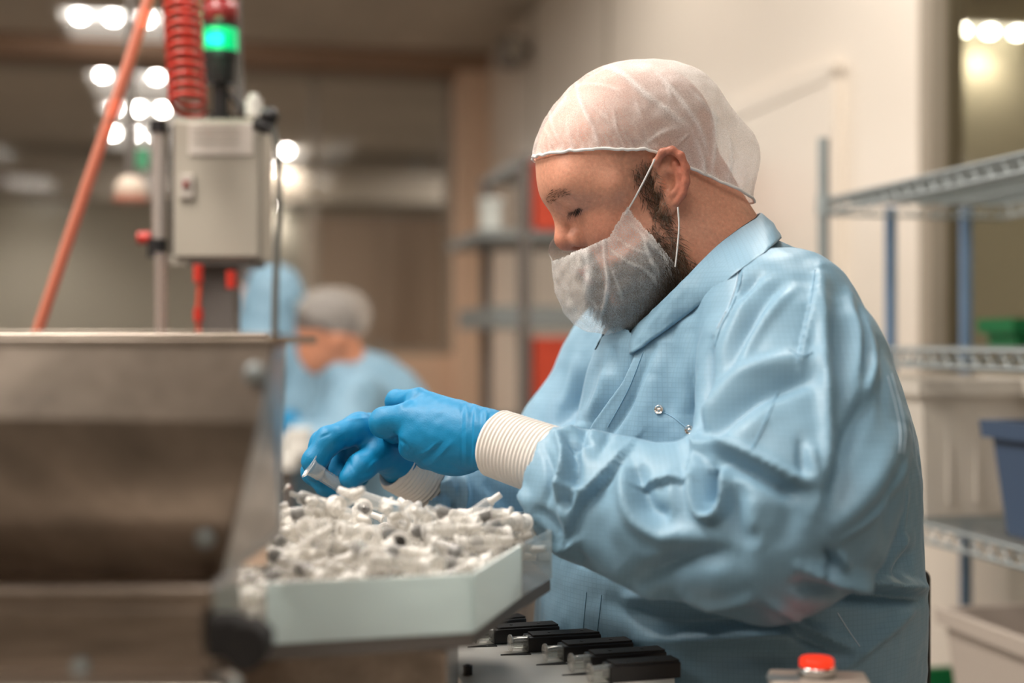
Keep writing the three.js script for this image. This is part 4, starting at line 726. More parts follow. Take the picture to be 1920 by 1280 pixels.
// beard: where it grows, in the head's axes
const beardMask = (f, u, l) => {                              // how thick the beard grows at a point of the skin
  const al = Math.abs(l), burn = sstep(0.030, 0.022, f) * sstep(0.002, 0.010, f + 0.1 * u) * sstep(0.040, 0.020, u) * sstep(0.05, 0.058, al) * 0.75;
  const line = -0.030 - 0.55 * clamp(f - 0.02, 0, 0.04);                         // upper edge across the cheek
  const cheek = sstep(0.008, -0.010, u - line) * sstep(0.100, 0.085, f), lip = sstep(-0.030, -0.036, u) * sstep(0.085, 0.095, f) * sstep(0.03, 0.025, al);
  const mouth = sstep(-0.042, -0.046, u) * sstep(-0.068, -0.063, u) * sstep(0.02, 0.016, al) * sstep(0.09, 0.095, f);
  const behind = sstep(0.012, 0.028, f - 0.25 * (u + 0.06)), under = sstep(-0.13, -0.112, u);
  return clamp(Math.max(cheek * behind * under, burn, lip) * (1 - mouth), 0, 1);
};
const skinTex = dataTex(256, (x, y) => { const n = 0.93 + 0.045 * tileNoise(x, y, 10) + 0.04 * tileNoise(x, y, 34, 2), r = 0.03 * tileNoise(x, y, 18, 7); return [n + 0.02, n - 0.02 + r, n - 0.03 + r, 1]; }, true);
const poreTex = dataTex(256, (x, y) => { const v = 0.5 + 0.2 * tileNoise(x, y, 60) + 0.2 * tileNoise(x, y, 110, 3); return [v, v, v, 1]; });
const skinMat = mat(0xffffff, 0.46, { vertexColors: true, map: skinTex, bumpMap: poreTex, bumpScale: 0.00012, specularIntensity: 0.8 });
let headGeo = meshField(headSDF, V(-0.15, -0.22, -0.11), V(0.26, 0.16, 0.11), 0.002);
headGeo = keep(headGeo, (x, y, z) => { const p = V3(x, y, z).applyMatrix4(HM); return p.y > CH - 0.02; });
function skinColor(f, u, l) {
  const c = [0.76, 0.40, 0.275], mixc = (t, r, g, b) => { c[0] += (r - c[0]) * t; c[1] += (g - c[1]) * t; c[2] += (b - c[2]) * t; };
  const n = noise3(f * 40, u * 40, l * 40), n2 = noise3(f * 140, u * 140, l * 140);
  mixc(clamp(0.35 + 0.3 * n, 0, 1) * 0.3, 0.68, 0.30, 0.19);
  const g = (f0, u0, l0, r) => Math.exp(-((f - f0) ** 2 + (u - u0) ** 2 + (Math.abs(l) - l0) ** 2) / (r * r));
  mixc(0.55 * g(0.112, -0.01, 0, 0.022), 0.52, 0.165, 0.105); mixc(0.4 * g(0.075, -0.015, 0.05, 0.026), 0.56, 0.20, 0.13);
  mixc(0.75 * sstep(0.078, 0.092, Math.abs(l)), 0.58, 0.19, 0.125);                           // ears
  mixc(0.85 * sstep(-0.041, -0.045, u) * sstep(-0.069, -0.062, u) * sstep(0.093, 0.098, f) * sstep(0.026, 0.02, Math.abs(l)), 0.46, 0.16, 0.13);
  const eb = Math.hypot((u - 0.0425 + Math.abs(Math.abs(l) - 0.03) * 0.16) / 0.0055, Math.max(0, Math.abs(Math.abs(l) - 0.031) - 0.017) / 0.006); mixc(0.4 * Math.exp(-eb * eb) * sstep(0.06, 0.07, f) * (0.75 + 0.25 * n2), 0.13, 0.075, 0.045);
  const la = Math.hypot((u - 0.0145 - 0.10 * Math.abs(Math.abs(l) - 0.034)) / 0.0022, Math.max(0, Math.abs(Math.abs(l) - 0.034) - 0.0105) / 0.002); mixc(0.85 * Math.exp(-la * la) * sstep(0.07, 0.078, f), 0.045, 0.025, 0.018);
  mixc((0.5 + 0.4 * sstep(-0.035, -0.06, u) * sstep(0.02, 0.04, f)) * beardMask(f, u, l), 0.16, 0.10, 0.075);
  // cropped hair round the sides and back
  const hair = sstep(0.02, 0.05, u + (f + 0.02) * 0.3 + 0.01) * sstep(0.045, 0.03, f) * sstep(0.138, 0.085, u) * sstep(-0.03, 0.03, 0.05 - f);
  mixc(hair * (0.30 + 0.2 * n2), 0.22, 0.14, 0.10); mixc(sstep(0.0, -0.02, f + 0.06) * sstep(0.02, -0.04, u) * 0.12 * (1 + n2), 0.25, 0.14, 0.09);
  return c;
}
headGeo.computeVertexNormals();
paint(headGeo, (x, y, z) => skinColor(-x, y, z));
const headRaw = headGeo.clone();
part('body', own(boxUV(headGeo, 16).applyMatrix4(HM)), skinMat, man, 'head and neck, looking down');
// ---- beard, brow and lash hairs: thin tapering strands rooted in the skin
function strands(roots, m, name, parent, label) {
  const pos = [], nor = [], col = [];
  for (const [p, dir, n, L, w, tone] of roots) {
    const side = dir.clone().cross(n).normalize(), a = p.clone().addScaledVector(n, -0.0006), b = p.clone().addScaledVector(dir, L * 0.5).addScaledVector(n, L * 0.22), c = p.clone().addScaledVector(dir, L).addScaledVector(n, L * 0.25);
    const tri = (q, r, s) => { for (const v of [q, r, s]) { pos.push(v.x, v.y, v.z); nor.push(n.x, n.y, n.z); col.push(...tone); } };
    const o = (q, k) => q.clone().addScaledVector(side, k * w), up = (q) => q.clone().addScaledVector(n, w);
    tri(o(a, -1), o(a, 1), o(b, 0.8)); tri(o(a, -1), o(b, 0.8), o(b, -0.8)); tri(o(b, -0.8), o(b, 0.8), c); tri(o(a, 1), up(a), up(b)); tri(o(a, 1), up(b), o(b, 0.8)); tri(o(b, 0.8), up(b), c);
  }
  const g = new THREE.BufferGeometry(); g.setAttribute('position', new THREE.Float32BufferAttribute(pos, 3)); g.setAttribute('normal', new THREE.Float32BufferAttribute(nor, 3)); g.setAttribute('color', new THREE.Float32BufferAttribute(col, 3));
  g.applyMatrix4(HM); const o = part(name, own(g), m, parent, label); o.userData.kind = 'stuff'; return o;
}
{
  const R = rng(5), p = headRaw.attributes.position, q = headRaw.attributes.normal, roots = [], brow = [];
  for (let i = 0; i < p.count; i++) {
    const x = p.getX(i), y = p.getY(i), z = p.getZ(i), f = -x, m = beardMask(f, y, z), n = V3(q.getX(i), q.getY(i), q.getZ(i));
    if (m > 0.08 && z > -0.05) {
      const k = m * 1.25; for (let j = 0; j < 2; j++) if (R() < k * 0.5) {
        const dir = V3(-0.1 + 1.5 * (R() - 0.5), -0.8, (R() - 0.5) * 1.4).addScaledVector(n, 0.1 + 0.6 * R()).normalize(), grey = R(), tone = grey < 0.3 ? [0.62, 0.52, 0.43] : grey < 0.65 ? [0.42, 0.27, 0.17] : [0.27, 0.17, 0.11];
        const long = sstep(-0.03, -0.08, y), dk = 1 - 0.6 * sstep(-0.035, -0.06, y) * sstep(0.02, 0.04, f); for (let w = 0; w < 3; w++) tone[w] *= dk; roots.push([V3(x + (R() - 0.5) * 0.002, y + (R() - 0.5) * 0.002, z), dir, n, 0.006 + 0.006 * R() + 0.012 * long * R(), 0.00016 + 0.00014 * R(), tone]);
      }
    }
    const eb = Math.hypot((y - 0.0425 + Math.abs(Math.abs(z) - 0.03) * 0.16) / 0.005, Math.max(0, Math.abs(Math.abs(z) - 0.031) - 0.017) / 0.006);
    if (f > 0.06 && eb < 1 && R() < 0.45) brow.push([V3(x, y, z), V3(0.5, -0.15 + 0.3 * R(), Math.sign(z) * 0.8).normalize(), n, 0.006 + 0.003 * R(), 0.0002, [0.15, 0.085, 0.05]]);
    const la = Math.hypot((y - 0.0145 - 0.10 * Math.abs(Math.abs(z) - 0.034)) / 0.002, Math.max(0, Math.abs(Math.abs(z) - 0.034) - 0.011) / 0.002);
    if (f > 0.072 && la < 1) brow.push([V3(x, y, z), V3(-0.75, -0.65, (z > 0 ? 1 : -1) * 0.25).normalize(), n, 0.007, 0.00022, [0.03, 0.02, 0.015]]);
  }
  const hm = mat(0xffffff, 0.6, { vertexColors: true });
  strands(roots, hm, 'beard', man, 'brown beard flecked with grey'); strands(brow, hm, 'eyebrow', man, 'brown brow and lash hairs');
}
// ---- hair cap: thin gathered fleece over the head, full at the back
const fleece = dataTex(256, (x, y) => { const a = Math.abs(tileNoise(x, y, 26)), b = Math.abs(tileNoise(x, y, 54, 6)), v = 0.62 + 0.5 * Math.max(Math.exp(-a * 9), Math.exp(-b * 9)) - 0.08; return [v, v, v, 1]; });
const netMat = mat(lin(0.94, 0.93, 0.92), 0.95, { vertexColors: true, transparent: true, alphaMap: fleece, side: THREE.DoubleSide });
const bandU = (f) => f > 0 ? 0.040 + 0.50 * f : 0.040 + 1.05 * f;
{
  const bun = union([E2(-0.094, -0.004, 0.0, 0.045, 0.046, 0.058), E2(-0.070, 0.055, 0, 0.052, 0.055, 0.064)], 0.03);
  const capSDF = (x, y, z) => smin(smin(skullSDF(x, y, z), neckSDF(x, y, z), 0.03) - 0.0035, bun(x, y, z), 0.035);
  let g = meshField(capSDF, V(-0.13, -0.09, -0.11), V(0.17, 0.17, 0.11), 0.0021);
  const wob = (x, z) => 0.0025 * noise3(x * 60, z * 60, 8);
  g = keep(g, (x, y, z) => y > bandU(-x) + wob(x, z));
  g.applyMatrix4(HM);
  const bandD = (p) => { const q = p.applyMatrix4(HI); return q.y - bandU(-q.x); };
  const fh = foldField(capFolds);
  const gather = (p) => { const q = p.clone().applyMatrix4(HI), a = Math.atan2(q.z, -q.x), e = Math.max(0, q.y - bandU(-q.x)); return [Math.exp(-e / 0.02) * Math.sin(a * 46 + 3 * noise3(a * 4, e * 40, 0)), e, q]; };
  pressFolds(g, capFolds, (x, y, z) => { const [s] = gather(V3(x, y, z)); return 0.0007 * s + 0.0007 * noise3(x * 38, y * 38, z * 38); });
  const col = new Float32Array(g.attributes.position.count * 4), p = g.attributes.position;
  for (let i = 0; i < p.count; i++) {
    const v = V3().fromBufferAttribute(p, i), [s, e, q] = gather(v), [px, py] = toPx(v.x, v.y, v.z), w = z2(q.z);
    const al = 0.42 + 0.30 * Math.exp(-e / 0.006) + 0.10 * s + w * 170 * Math.max(0, fh(px, py)) + 0.16 * sstep(0.03, -0.05, -q.x) + 0.05 * noise3(q.x * 30, q.y * 30, q.z * 30);
    col.set([1, 1, 1, clamp(al, 0.25, 0.96)], i * 4);
  }
  function z2(z) { return sstep(-0.02, 0.02, z); }
  g.setAttribute('color', new THREE.BufferAttribute(col, 4));
  part('hair_cap', own(boxUV(g, 14)), netMat, man, 'white gathered hair cap');
  // rolled elastic edge
  const pts = []; for (let i = 0; i < 120; i++) { const a = i / 120 * 2 * Math.PI; let lo = 0, hi = 0.3; for (let k = 0; k < 26; k++) { const r = (lo + hi) / 2, f = Math.cos(a) * r - 0.01, l = Math.sin(a) * r; if (capSDF(-f, bandU(f), l) < 0) lo = r; else hi = r; } const f = Math.cos(a) * lo - 0.01, l = Math.sin(a) * lo; pts.push(h3(f, bandU(f) + 0.0012 * noise3(i * 0.35, 1, 1), l).applyMatrix4(HM)); }
  part('elastic_band', own(tube(pts, 0.0017, 480, 7, true)), mat(lin(0.86, 0.85, 0.84), 0.9), man, 'gathered elastic edge of the hair cap');
}
// ---- beard net
{
  const bag = union([E2(0.066, -0.066, 0, 0.066, 0.060, 0.070), E2(0.085, -0.045, -0.012, 0.046, 0.05, 0.05), E2(0.04, -0.075, 0, 0.055, 0.052, 0.071), E2(0.088, -0.083, -0.012, 0.050, 0.042, 0.052)], 0.03);
  const sdf = (x, y, z) => smin(smin(faceSDF(x, y, z), jowl(x, y, z), 0.03) - 0.006, bag(x, y, z), 0.02);
  let g = meshField(sdf, V(-0.16, -0.15, -0.1), V(0.05, 0.04, 0.1), 0.0021);
  const edge = (f, u, l) => { const top = (f < 0.08 ? -0.004 - (f - 0.045) * 0.62 : -0.0257 + (f - 0.08) * 0.05) + Math.max(0, -l) * 0.85 - u, back = f - 0.030 - (u + 0.08) * 0.22, floor = u + 0.128 ; return Math.min(top, back, floor); };
  g = keep(g, (x, y, z) => edge(-x, y, z) + 0.001 * noise3(x * 70, y * 70, z * 70) > 0);
  g.applyMatrix4(HM);
  const fh = foldField(netFolds);
  pressFolds(g, netFolds, (x, y, z) => 0.0011 * noise3(x * 48, y * 48, z * 48));
  const col = new Float32Array(g.attributes.position.count * 4), p = g.attributes.position;
  for (let i = 0; i < p.count; i++) {
    const v = V3().fromBufferAttribute(p, i), [px, py] = toPx(v.x, v.y, v.z), q = v.applyMatrix4(HI), e = edge(-q.x, q.y, q.z);
    const al = 0.36 + 0.4 * Math.exp(-Math.max(0, e) / 0.003) + sstep(-0.02, 0.02, q.z) * 170 * Math.max(0, fh(px, py)) + 0.05 * noise3(q.x * 40, q.y * 40, q.z * 40);
    col.set([1, 1, 1, clamp(al, 0.25, 0.95)], i * 4);
  }
  g.setAttribute('color', new THREE.BufferAttribute(col, 4));
  part('beard_net', own(boxUV(g, 14)), netMat, man, 'white beard net with drawn-up edge');
  const sm = mat(lin(0.85, 0.84, 0.83), 0.9), on = (px, py, d) => P(px, py, d);
  part('ear_loop', own(tube([on(1228, 298, 1.512), on(1212, 330, 1.517), on(1192, 368, 1.525), on(1172, 402, 1.533)], 0.0011, 24, 6)), sm, man, 'white ear loop of the beard net');
  part('ear_loop', own(tube([on(1271, 388, 1.51), on(1273, 420, 1.512), on(1271, 455, 1.515), on(1266, 500, 1.517)], 0.0009, 24, 6)), sm, man, 'white ear loop of the beard net');
}
// ---- trousers and shoes below the gown
{
  const at = (f, l, y) => V(MAN.x - 0.02, y, MAN.z - 0.04).addScaledVector(bF, f).addScaledVector(bL, l);
  const legs = union([cone(at(-0.02, 0.1, 0.72), at(-0.02, -0.1, 0.72), 0.13, 0.13), ...[1, -1].flatMap((s) => [cone(at(0, s * 0.1, 0.70), at(0.40, s * 0.13, 0.655), 0.105, 0.075), cone(at(0.40, s * 0.13, 0.655), at(0.36, s * 0.14, 0.12), 0.072, 0.05)])], 0.04);
  part('trousers', own(meshField((x, y, z) => smax(legs(x, y, z), y - 0.79, 0.01), V(-0.35, 0.03, -2.15), V(0.62, 0.9, -1.2), 0.011)), mat(lin(0.06, 0.075, 0.11), 0.8), man, 'dark trousers');
  for (const s of [1, -1]) { const sh = union([cone(at(0.33, s * 0.14, 0.06), at(0.52, s * 0.15, 0.045), 0.05, 0.042), cone(at(0.35, s * 0.14, 0.06), at(0.36, s * 0.14, 0.14), 0.045, 0.05)], 0.03), c = at(0.42, s * 0.14, 0.08); part('shoe', own(meshField((x, y, z) => smax(sh(x, y, z), 0.003 - y, 0.004), V(c.x - 0.2, -0.02, c.z - 0.15), V(c.x + 0.2, 0.22, c.z + 0.15), 0.007)), M.white, man, 'white shoe'); }
}
// ---- his chair
{
  const c = thing('work_chair', 'black work chair under the seated person', 'chair', V(MAN.x + 0.01, 0, MAN.z - 0.03), 0);
  const ang = Math.atan2(-bF.z, bF.x) ;
  const rot = (g) => g.rotateY(ang);                          // built facing +x, turned to the body's direction
  part('seat', rot(new RoundedBoxGeometry(0.44, 0.05, 0.44, 3, 0.02).translate(-0.02, 0.565, 0)), M.blackSoft, c);
  part('backrest', rot(new RoundedBoxGeometry(0.025, 0.32, 0.2, 3, 0.012).translate(-0.226, 0.76, 0.07)), M.blackSoft, c);
  part('back_support', rot(merge([box(0.015, 0.3, 0.05, -0.246, 0.66, 0.09), box(0.14, 0.02, 0.05, -0.18, 0.52, 0.09)])), M.black, c);
  part('column', cyl(0.025, 0.46, 0, 0.31, 0, 16), M.black, c);
  for (let k = 0; k < 5; k++) { const a = k / 5 * 6.283 + 0.4; part('leg', bar(V(0, 0.09, 0), V(Math.cos(a) * 0.29, 0.06, Math.sin(a) * 0.29), 0.016), M.black, c); part('castor', cyl(0.025, 0.03, 0, 0, 0, 14).rotateX(Math.PI / 2).rotateY(-a).translate(Math.cos(a) * 0.29, 0.026, Math.sin(a) * 0.29), M.rubber, c); }
}

// ---------------------------------------------------------------- two people at the table behind
const gownMat = mat(lin(0.215, 0.375, 0.505), 0.45, { sheen: 0.5, sheenRoughness: 0.4, sheenColor: lin(0.8, 0.85, 0.9) });  // the same cloth as the coat in front
function headColor(hair) { return (x, y, z) => hair(x, y, z); }
{
  const base = P(690, 0, 4.45).setY(0), w = thing('person', 'person in pale blue gown, grey hair under a cap, bent over the white table', 'person', base);
  const mine = (g) => g.translate(-base.x, 0, -base.z), D = 4.4;
  const head = union([ell(P(613, 600, D), [0.098, 0.088, 0.082]), ell(P(605, 640, D), [0.075, 0.085, 0.068]), cone(P(582, 640, D), P(574, 655, D), 0.014, 0.02), ell(P(600, 672, D), [0.055, 0.05, 0.055]), cone(P(640, 650, D), P(668, 715, D + 0.02), 0.058, 0.065), ell(P(636, 638, D - 0.075), [0.016, 0.028, 0.012])], 0.03);
  const hg = meshField(head, V(P(540, 0, D).x, P(0, 740, D).y, -D - 0.15), V(P(700, 0, D).x, P(0, 520, D).y, -D + 0.15), 0.008);
  const cap = P(618, 588, D);
  paint(hg, (x, y, z) => { const b = P(0, 622, D).y - 0.0, up = y - b + (x - cap.x) * 0.1; return up > 0.0 ? [0.13, 0.11, 0.10] : [0.56, 0.24, 0.14]; });
  part('body', mine(hg), mat(0xffffff, 0.6, { vertexColors: true }), w, 'bent head with cropped grey hair');
  const capG = keep(meshField(union([ell(P(615, 596, D), [0.108, 0.098, 0.092]), ell(P(655, 590, D + 0.02), [0.07, 0.075, 0.08])], 0.04), V(P(520, 0, D).x, P(0, 700, D).y, -D - 0.17), V(P(730, 0, D).x, P(0, 500, D).y, -D + 0.17), 0.009), (x, y) => y > P(0, 612, D).y - (x - cap.x) * 0.55);
  part('hair_cap', mine(capG), mat(lin(0.8, 0.77, 0.73), 0.9, { transparent: true, opacity: 0.22 }), w, 'thin white hair cap');
  const body = union([chain(cpts([[676, 720, 4.45, 0.10], [700, 800, 4.5, 0.19], [708, 1000, 4.55, 0.21], [708, 1120, 4.55, 0.2]]), 0.06), chain(cpts([[668, 745, 4.28, 0.085], [640, 850, 4.18, 0.068], [555, 812, 4.2, 0.045]]), 0.04), chain(cpts([[660, 740, 4.66, 0.085], [600, 830, 4.66, 0.065], [548, 800, 4.5, 0.042]]), 0.04), cone(P(640, 700, 4.42), P(700, 735, 4.46), 0.075, 0.11)], 0.05);
  const bg = meshField((x, y, z) => body(x, y, z) + 0.006 * noise3(x * 9, y * 9, z * 9), V(P(520, 0, 4.4).x, 0.35, -4.95), V(P(860, 0, 4.4).x, 1.2, -4.0), 0.013);
  part('gown', mine(bg), gownMat, w, 'pale blue gown');
  for (const [px, py, d] of [[541, 792, 4.2], [536, 782, 4.48]]) { const g = union([ell(P(px, py, d), [0.045, 0.024, 0.035]), cone(P(px, py, d), P(px - 22, py + 14, d), 0.016, 0.009), cone(P(px, py, d + 0.02), P(px - 24, py + 8, d + 0.03), 0.014, 0.009), cone(P(px, py, d - 0.02), P(px - 16, py + 20, d - 0.03), 0.014, 0.009)], 0.008), c = P(px - 6, py, d); part('glove', mine(meshField(g, V(c.x - 0.09, c.y - 0.07, c.z - 0.08), V(c.x + 0.09, c.y + 0.07, c.z + 0.08), 0.006)), gloveMat, w, 'blue glove'); }
  const leg = union([cone(P(708, 1130, 4.55).setY(0.58), P(600, 0, 4.35).setY(0.57), 0.11, 0.075), cone(P(600, 0, 4.35).setY(0.57), P(610, 0, 4.35).setY(0.08), 0.07, 0.05), cone(P(708, 1130, 4.6).setY(0.58), P(610, 0, 4.62).setY(0.57), 0.11, 0.075), cone(P(610, 0, 4.62).setY(0.57), P(618, 0, 4.62).setY(0.08), 0.07, 0.05), cone(P(606, 0, 4.35).setY(0.05), P(575, 0, 4.33).setY(0.045), 0.048, 0.04), cone(P(612, 0, 4.62).setY(0.05), P(582, 0, 4.6).setY(0.045), 0.048, 0.04)], 0.04);
  part('trousers', mine(meshField((x, y, z) => smax(leg(x, y, z), 0.004 - y, 0.004), V(base.x - 0.5, -0.02, -4.9), V(base.x + 0.25, 0.75, -4.05), 0.014)), mat(lin(0.05, 0.06, 0.09), 0.8), w);
  const st = thing('stool', 'round stool under the person with the grey hair cap', 'stool', V(base.x + 0.03, 0, base.z - 0.12)); part('seat', cyl(0.18, 0.05, 0, 0.45, 0, 24), M.blackSoft, st); part('column', cyl(0.03, 0.42, 0, 0.21, 0, 12), M.chrome, st); part('foot', cyl(0.22, 0.02, 0, 0.01, 0, 24), M.black, st);
}
{
  const D = 5.0, base = P(520, 0, D).setY(0), w = thing('person', 'bent person in a light blue hood and gown, partly behind the cabinet post', 'person', base), mine = (g) => g.translate(-base.x, 0, -base.z);
  const head = union([ell(P(462, 548, D), [0.085, 0.1, 0.078]), ell(P(448, 575, D), [0.06, 0.075, 0.06]), cone(P(432, 560, D), P(428, 570, D), 0.013, 0.016), cone(P(470, 580, D), P(500, 640, D), 0.055, 0.06)], 0.03);
  const hg = meshField(head, V(P(390, 0, D).x, P(0, 680, D).y, -D - 0.16), V(P(530, 0, D).x, P(0, 470, D).y, -D + 0.16), 0.009);
  paint(hg, (x, y, z) => y > P(0, 528, D).y - (x - P(440, 0, D).x) * 0.4 ? [0.05, 0.032, 0.026] : [0.55, 0.30, 0.2]);
  part('body', mine(hg), mat(0xffffff, 0.6, { vertexColors: true }), w, 'head with dark hair');
  const hood = union([ell(P(510, 566, D), [0.12, 0.14, 0.12]), ell(P(500, 640, D), [0.13, 0.14, 0.14])], 0.05);
  part('hood', mine(keep(meshField((x, y, z) => hood(x, y, z) + 0.004 * noise3(x * 14, y * 14, z * 14), V(P(420, 0, D).x, P(0, 740, D).y, -D - 0.2), V(P(600, 0, D).x, P(0, 460, D).y, -D + 0.2), 0.011), (x) => x > P(436, 0, D).x)), gownMat, w, 'light blue hood');
  const body = union([chain(cpts([[505, 660, D, 0.14], [525, 800, D + 0.05, 0.2], [535, 1000, D + 0.1, 0.2]]), 0.06), chain(cpts([[480, 690, D - 0.15, 0.08], [440, 800, D - 0.2, 0.065], [380, 790, D - 0.15, 0.045]]), 0.04)], 0.05);
  part('gown', mine(meshField((x, y, z) => body(x, y, z) + 0.006 * noise3(x * 9, y * 9, z * 9), V(P(340, 0, D).x, 0.3, -5.4), V(P(680, 0, D).x, 1.35, -4.5), 0.015)), gownMat, w, 'light blue gown');
  const leg = union([0.1, -0.1].flatMap((s) => [cone(V(base.x + 0.06, 0.5, -5.1 + s), V(base.x - 0.3, 0.5, -5.0 + s), 0.1, 0.075), cone(V(base.x - 0.3, 0.5, -5.0 + s), V(base.x - 0.28, 0.05, -5.0 + s), 0.07, 0.05)]), 0.03);
  part('trousers', mine(meshField((x, y, z) => smax(leg(x, y, z), 0.004 - y, 0.004), V(base.x - 0.5, -0.02, -5.4), V(base.x + 0.3, 0.75, -4.7), 0.016)), mat(lin(0.05, 0.06, 0.09), 0.8), w);
  const st = thing('stool', 'round stool under the person in the blue hood', 'stool', V(base.x + 0.1, 0, base.z - 0.1)); part('seat', cyl(0.18, 0.05, 0, 0.38, 0, 24), M.blackSoft, st); part('column', cyl(0.03, 0.36, 0, 0.18, 0, 12), M.chrome, st); part('foot', cyl(0.22, 0.02, 0, 0.01, 0, 24), M.black, st);
}
{ // the white table they work at
  const c = P(452, 0, 4.35).setY(0), t = thing('work_table', 'white work table in front of the two people behind', 'table', c), h = P(0, 846, 4.1).y;
  part('table_top', box(0.52, 0.04, 0.9, -0.03, h - 0.02, 0, 0.006), M.white, t);
  for (const [x, z] of [[-0.25, -0.4], [0.2, -0.4], [-0.25, 0.4], [0.2, 0.4]]) part('leg', box(0.04, h - 0.04, 0.04, x, (h - 0.04) / 2, z), M.greyDark, t);
  const b = (n, l, cat, px, w, hh, d, z, m) => { const o = thing(n, l, cat, P(px, 0, z).setY(h)); part('body', box(w, hh, d, 0, hh / 2, 0, 0.004), m, o); part('lid', box(w + 0.006, 0.012, d + 0.006, 0, hh + 0.006, 0, 0.003), m, o); };
  b('parts_box', 'white parts box on the white table', 'box', 515, 0.07, 0.04, 0.1, 4.05, M.white); b('parts_box', 'small white box beside the blue glove on the white table', 'box', 562, 0.06, 0.06, 0.08, 4.0, M.white);
}

// ---------------------------------------------------------------- wire shelf rack along the right wall
{
  const D0 = 2.92, sl = [[365, 'top'], [655, 'mid'], [946, 'low']];
  const base = room(1.30, 0, D0), y = (py) => CH + (640 - py) / F * 3.0, r = thing('wire_shelf_rack', 'wire shelf rack with blue uprights along the right wall', 'shelf rack', base, ROOM);
  const W = 0.43, L = 1.5;                                   // across, and towards the camera
  for (const [x, z, h, m] of [[0, 0, y(243), M.zinc], [0, L, y(243), M.zinc], [W, L, y(340), M.zinc]]) part('post', cyl(0.0125, h, x, h / 2, z, 14), m, r);
  for (const px of [1722, 1886]) { const p = P(px, 0, 3.06).sub(base).applyAxisAngle(V(0, 1, 0), -ROOM); part('blue_upright', box(0.022, y(372), 0.022, p.x, y(372) / 2, -0.03, 0.004), M.blueSteel, r, 'blue upright'); }
  for (const [py] of [...sl, [1330]]) {
    const h = y(py), fr = [], wires = [];
    for (const z of [0, L]) for (const dy of [0, -0.03]) fr.push(bar(V(0, h + dy, z), V(W, h + dy, z), 0.0042, 8));
    for (const x of [0, W]) for (const dy of [0, -0.03]) fr.push(bar(V(x, h + dy, 0), V(x, h + dy, L), 0.0042, 8));
    for (let i = 0; i < 60; i++) { const z = i / 60 * L, s = i % 2 ? 0 : -0.03; for (const x of [0, W]) fr.push(bar(V(x, h + s, z), V(x, h - 0.03 - s, z + L / 60), 0.0022, 5)); }
    for (let i = 0; i < 16; i++) { const x = i / 16 * W, s = i % 2 ? 0 : -0.03; fr.push(bar(V(x, h + s, 0), V(x + W / 16, h - 0.03 - s, 0), 0.0022, 5)); }
    part('shelf_frame', merge(fr), M.zinc, r);
    for (let i = 1; i < 56; i++) wires.push(bar(V(0, h + 0.003, i / 56 * L), V(W, h + 0.003, i / 56 * L), 0.0018, 5));
    for (const x of [0.14, 0.29]) wires.push(bar(V(x, h - 0.002, 0), V(x, h - 0.002, L), 0.003, 6));
    const w = part('shelf_wires', merge(wires), M.zinc, r); w.userData.kind = 'stuff';
    for (const z of [0, L]) part('collar', cyl(0.017, 0.045, 0, h - 0.01, z, 12, 0.015), M.zinc, r);
  }
  // bins on the rack, in the rack's own axes: x across, z towards the camera
  const put = (name, label, cat, w, h, d, taper, x, yy, z, m, lid) => {
    const o = thing(name, label, cat, V(x, yy, z).applyAxisAngle(V(0, 1, 0), ROOM).add(base), ROOM), t = 0.004;
    const ring = (k, hh, e = 0) => { const s = 1 - taper * (1 - hh / h); return [[-w / 2 * s + k - e, -d / 2 * s + k - e], [w / 2 * s - k + e, -d / 2 * s + k - e], [w / 2 * s - k + e, d / 2 * s - k + e], [-w / 2 * s + k - e, d / 2 * s - k + e]].map(([a, b]) => V(a, hh, b)); };
    const loop = (rings) => { const pos = []; for (let i = 1; i < rings.length; i++) for (let k = 0; k < 4; k++) { const a = rings[i - 1][k], b = rings[i - 1][(k + 1) % 4], c = rings[i][(k + 1) % 4], e = rings[i][k]; for (const v of [a, c, b, a, e, c]) pos.push(v.x, v.y, v.z); } const g = new THREE.BufferGeometry(); g.setAttribute('position', new THREE.Float32BufferAttribute(pos, 3)); g.setAttribute('uv', new THREE.Float32BufferAttribute(new Float32Array(pos.length / 3 * 2), 2)); g.computeVertexNormals(); return g; };
    const fl = (hh, k) => { const [a, b, c, e] = ring(k, hh), g = new THREE.BufferGeometry(), pos = []; for (const v of [a, c, b, a, e, c]) pos.push(v.x, v.y, v.z); g.setAttribute('position', new THREE.Float32BufferAttribute(pos, 3)); g.setAttribute('uv', new THREE.Float32BufferAttribute(new Float32Array(12), 2)); g.computeVertexNormals(); return g; };
    part('shell', merge([loop([ring(0, 0), ring(0, h), ring(t, h), ring(t, t)]), fl(0, 0), fl(t, t)]), m, o);
    part('rim', loop([ring(0, h - 0.03, 0.001), ring(0, h - 0.03, 0.014), ring(0, h, 0.014), ring(0, h, 0)]), m, o);
    if (lid) part('lid', new RoundedBoxGeometry(w + 0.03, 0.012, d + 0.03, 2, 0.004).translate(0, h + 0.006, 0), lid, o);
    for (const s of [-1, 1]) { const ribs = []; for (let i = -2; i <= 2; i++) ribs.push(box(0.006, h * 0.7, 0.006, i * w / 6, h * 0.45, s * (d / 2 - taper * d * 0.25))); part('ribs', merge(ribs), m, o); }
    return o;
  };
  const low = y(946) + 0.006;
  put('storage_tote', 'tall translucent white tote on the low wire shelf, behind the seated man', 'tote', 0.36, 0.265, 0.42, 0.08, 0.20, low, 0.2, M.milky);
  put('storage_tote', 'translucent white tote on the low wire shelf beside the dark blue bin', 'tote', 0.19, 0.265, 0.42, 0.08, 0.325, low, 0.66, M.milky);
  put('blue_bin', 'dark blue plastic bin on the wire shelf', 'bin', 0.18, 0.20, 0.2, 0.22, 0.125, low, 0.73, M.navyBin);
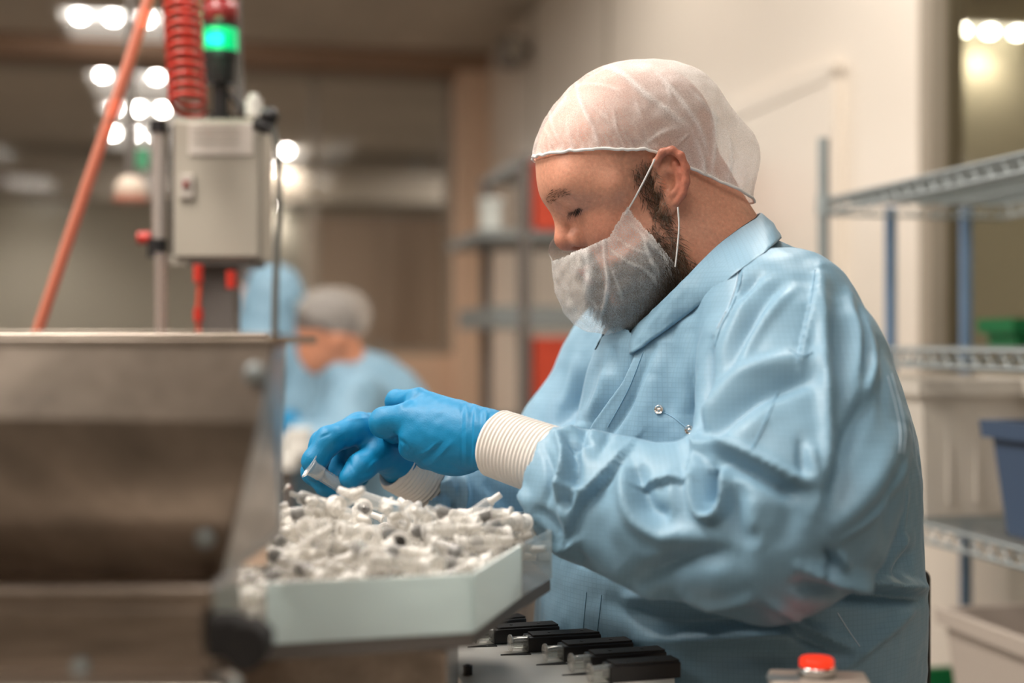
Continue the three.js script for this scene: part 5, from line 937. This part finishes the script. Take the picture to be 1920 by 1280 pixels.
  put('grey_bin', 'large pale grey open bin under the low wire shelf', 'bin', 0.36, 0.26, 0.6, 0.12, 0.24, y(1330) + 0.006, 0.72, M.greyBin);
  put('green_bin', 'small green bin on the middle wire shelf', 'bin', 0.10, 0.06, 0.12, 0.1, 0.40, y(655) + 0.006, 0.13, M.green);
  put('green_crate', 'green crate standing on the bottom wire shelf beside the grey bin', 'crate', 0.3, 0.06, 0.25, 0.05, 0.2, y(1330) + 0.006, 0.2, M.green);
}
// ---------------------------------------------------------------- grey rack with red bins behind the man
{
  const D = 5.5, y = (py) => CH + (640 - py) / F * D, base = room(1.16, 0, 5.4), r = thing('steel_rack', 'grey steel rack with red bins by the back corner', 'shelf rack', base, ROOM);
  for (const [x, z] of [[0, 0], [0.5, 0], [0, -0.8], [0.5, -0.8]]) part('post', box(0.042, y(290), 0.042, x, y(290) / 2, z), M.greyDark, r);
  const sl = mat(srgb(134, 140, 140), 0.45, { metalness: 0.2 });
  for (const [py, h, x0] of [[438, 0.035, -0.17], [594, 0.085, -0.12], [806, 0.035, -0.1], [1000, 0.035, -0.1], [296, 0.035, 0]]) part('shelf', box(0.54 - x0, h, 0.84, (0.54 + x0) / 2, y(py), -0.4), sl, r);
  const bin = (label, x, py, w, h, cat = 'bin', m = M.redBin, name = 'red_bin', d = 0.3) => { const o = thing(name, label, cat, V(x, y(py), -0.12).applyAxisAngle(V(0, 1, 0), ROOM).add(base), ROOM); part('shell', merge([box(w, h, 0.008, 0, h / 2, d / 2), box(w, h, 0.008, 0, h / 2, -d / 2), box(0.008, h, d, -w / 2, h / 2, 0), box(0.008, h, d, w / 2, h / 2, 0), box(w, 0.008, d, 0, 0.004, 0)]), m, o); part('rim', merge([box(w + 0.02, 0.02, 0.02, 0, h, d / 2), box(w + 0.02, 0.02, 0.02, 0, h, -d / 2), box(0.02, 0.02, d, -w / 2, h, 0), box(0.02, 0.02, d, w / 2, h, 0)]), m, o); };
  bin('red bin on the upper shelf of the grey rack', 0.19, 430, 0.3, 0.26); bin('red bin below the thick shelf of the grey rack', 0.19, 797, 0.3, 0.33);
  bin('small pale carton on the end of the upper rack shelf', -0.11, 430, 0.06, 0.12, 'carton', mat(srgb(206, 210, 206), 0.6), 'pale_carton', 0.1);
}

renderer.render(scene, camera);
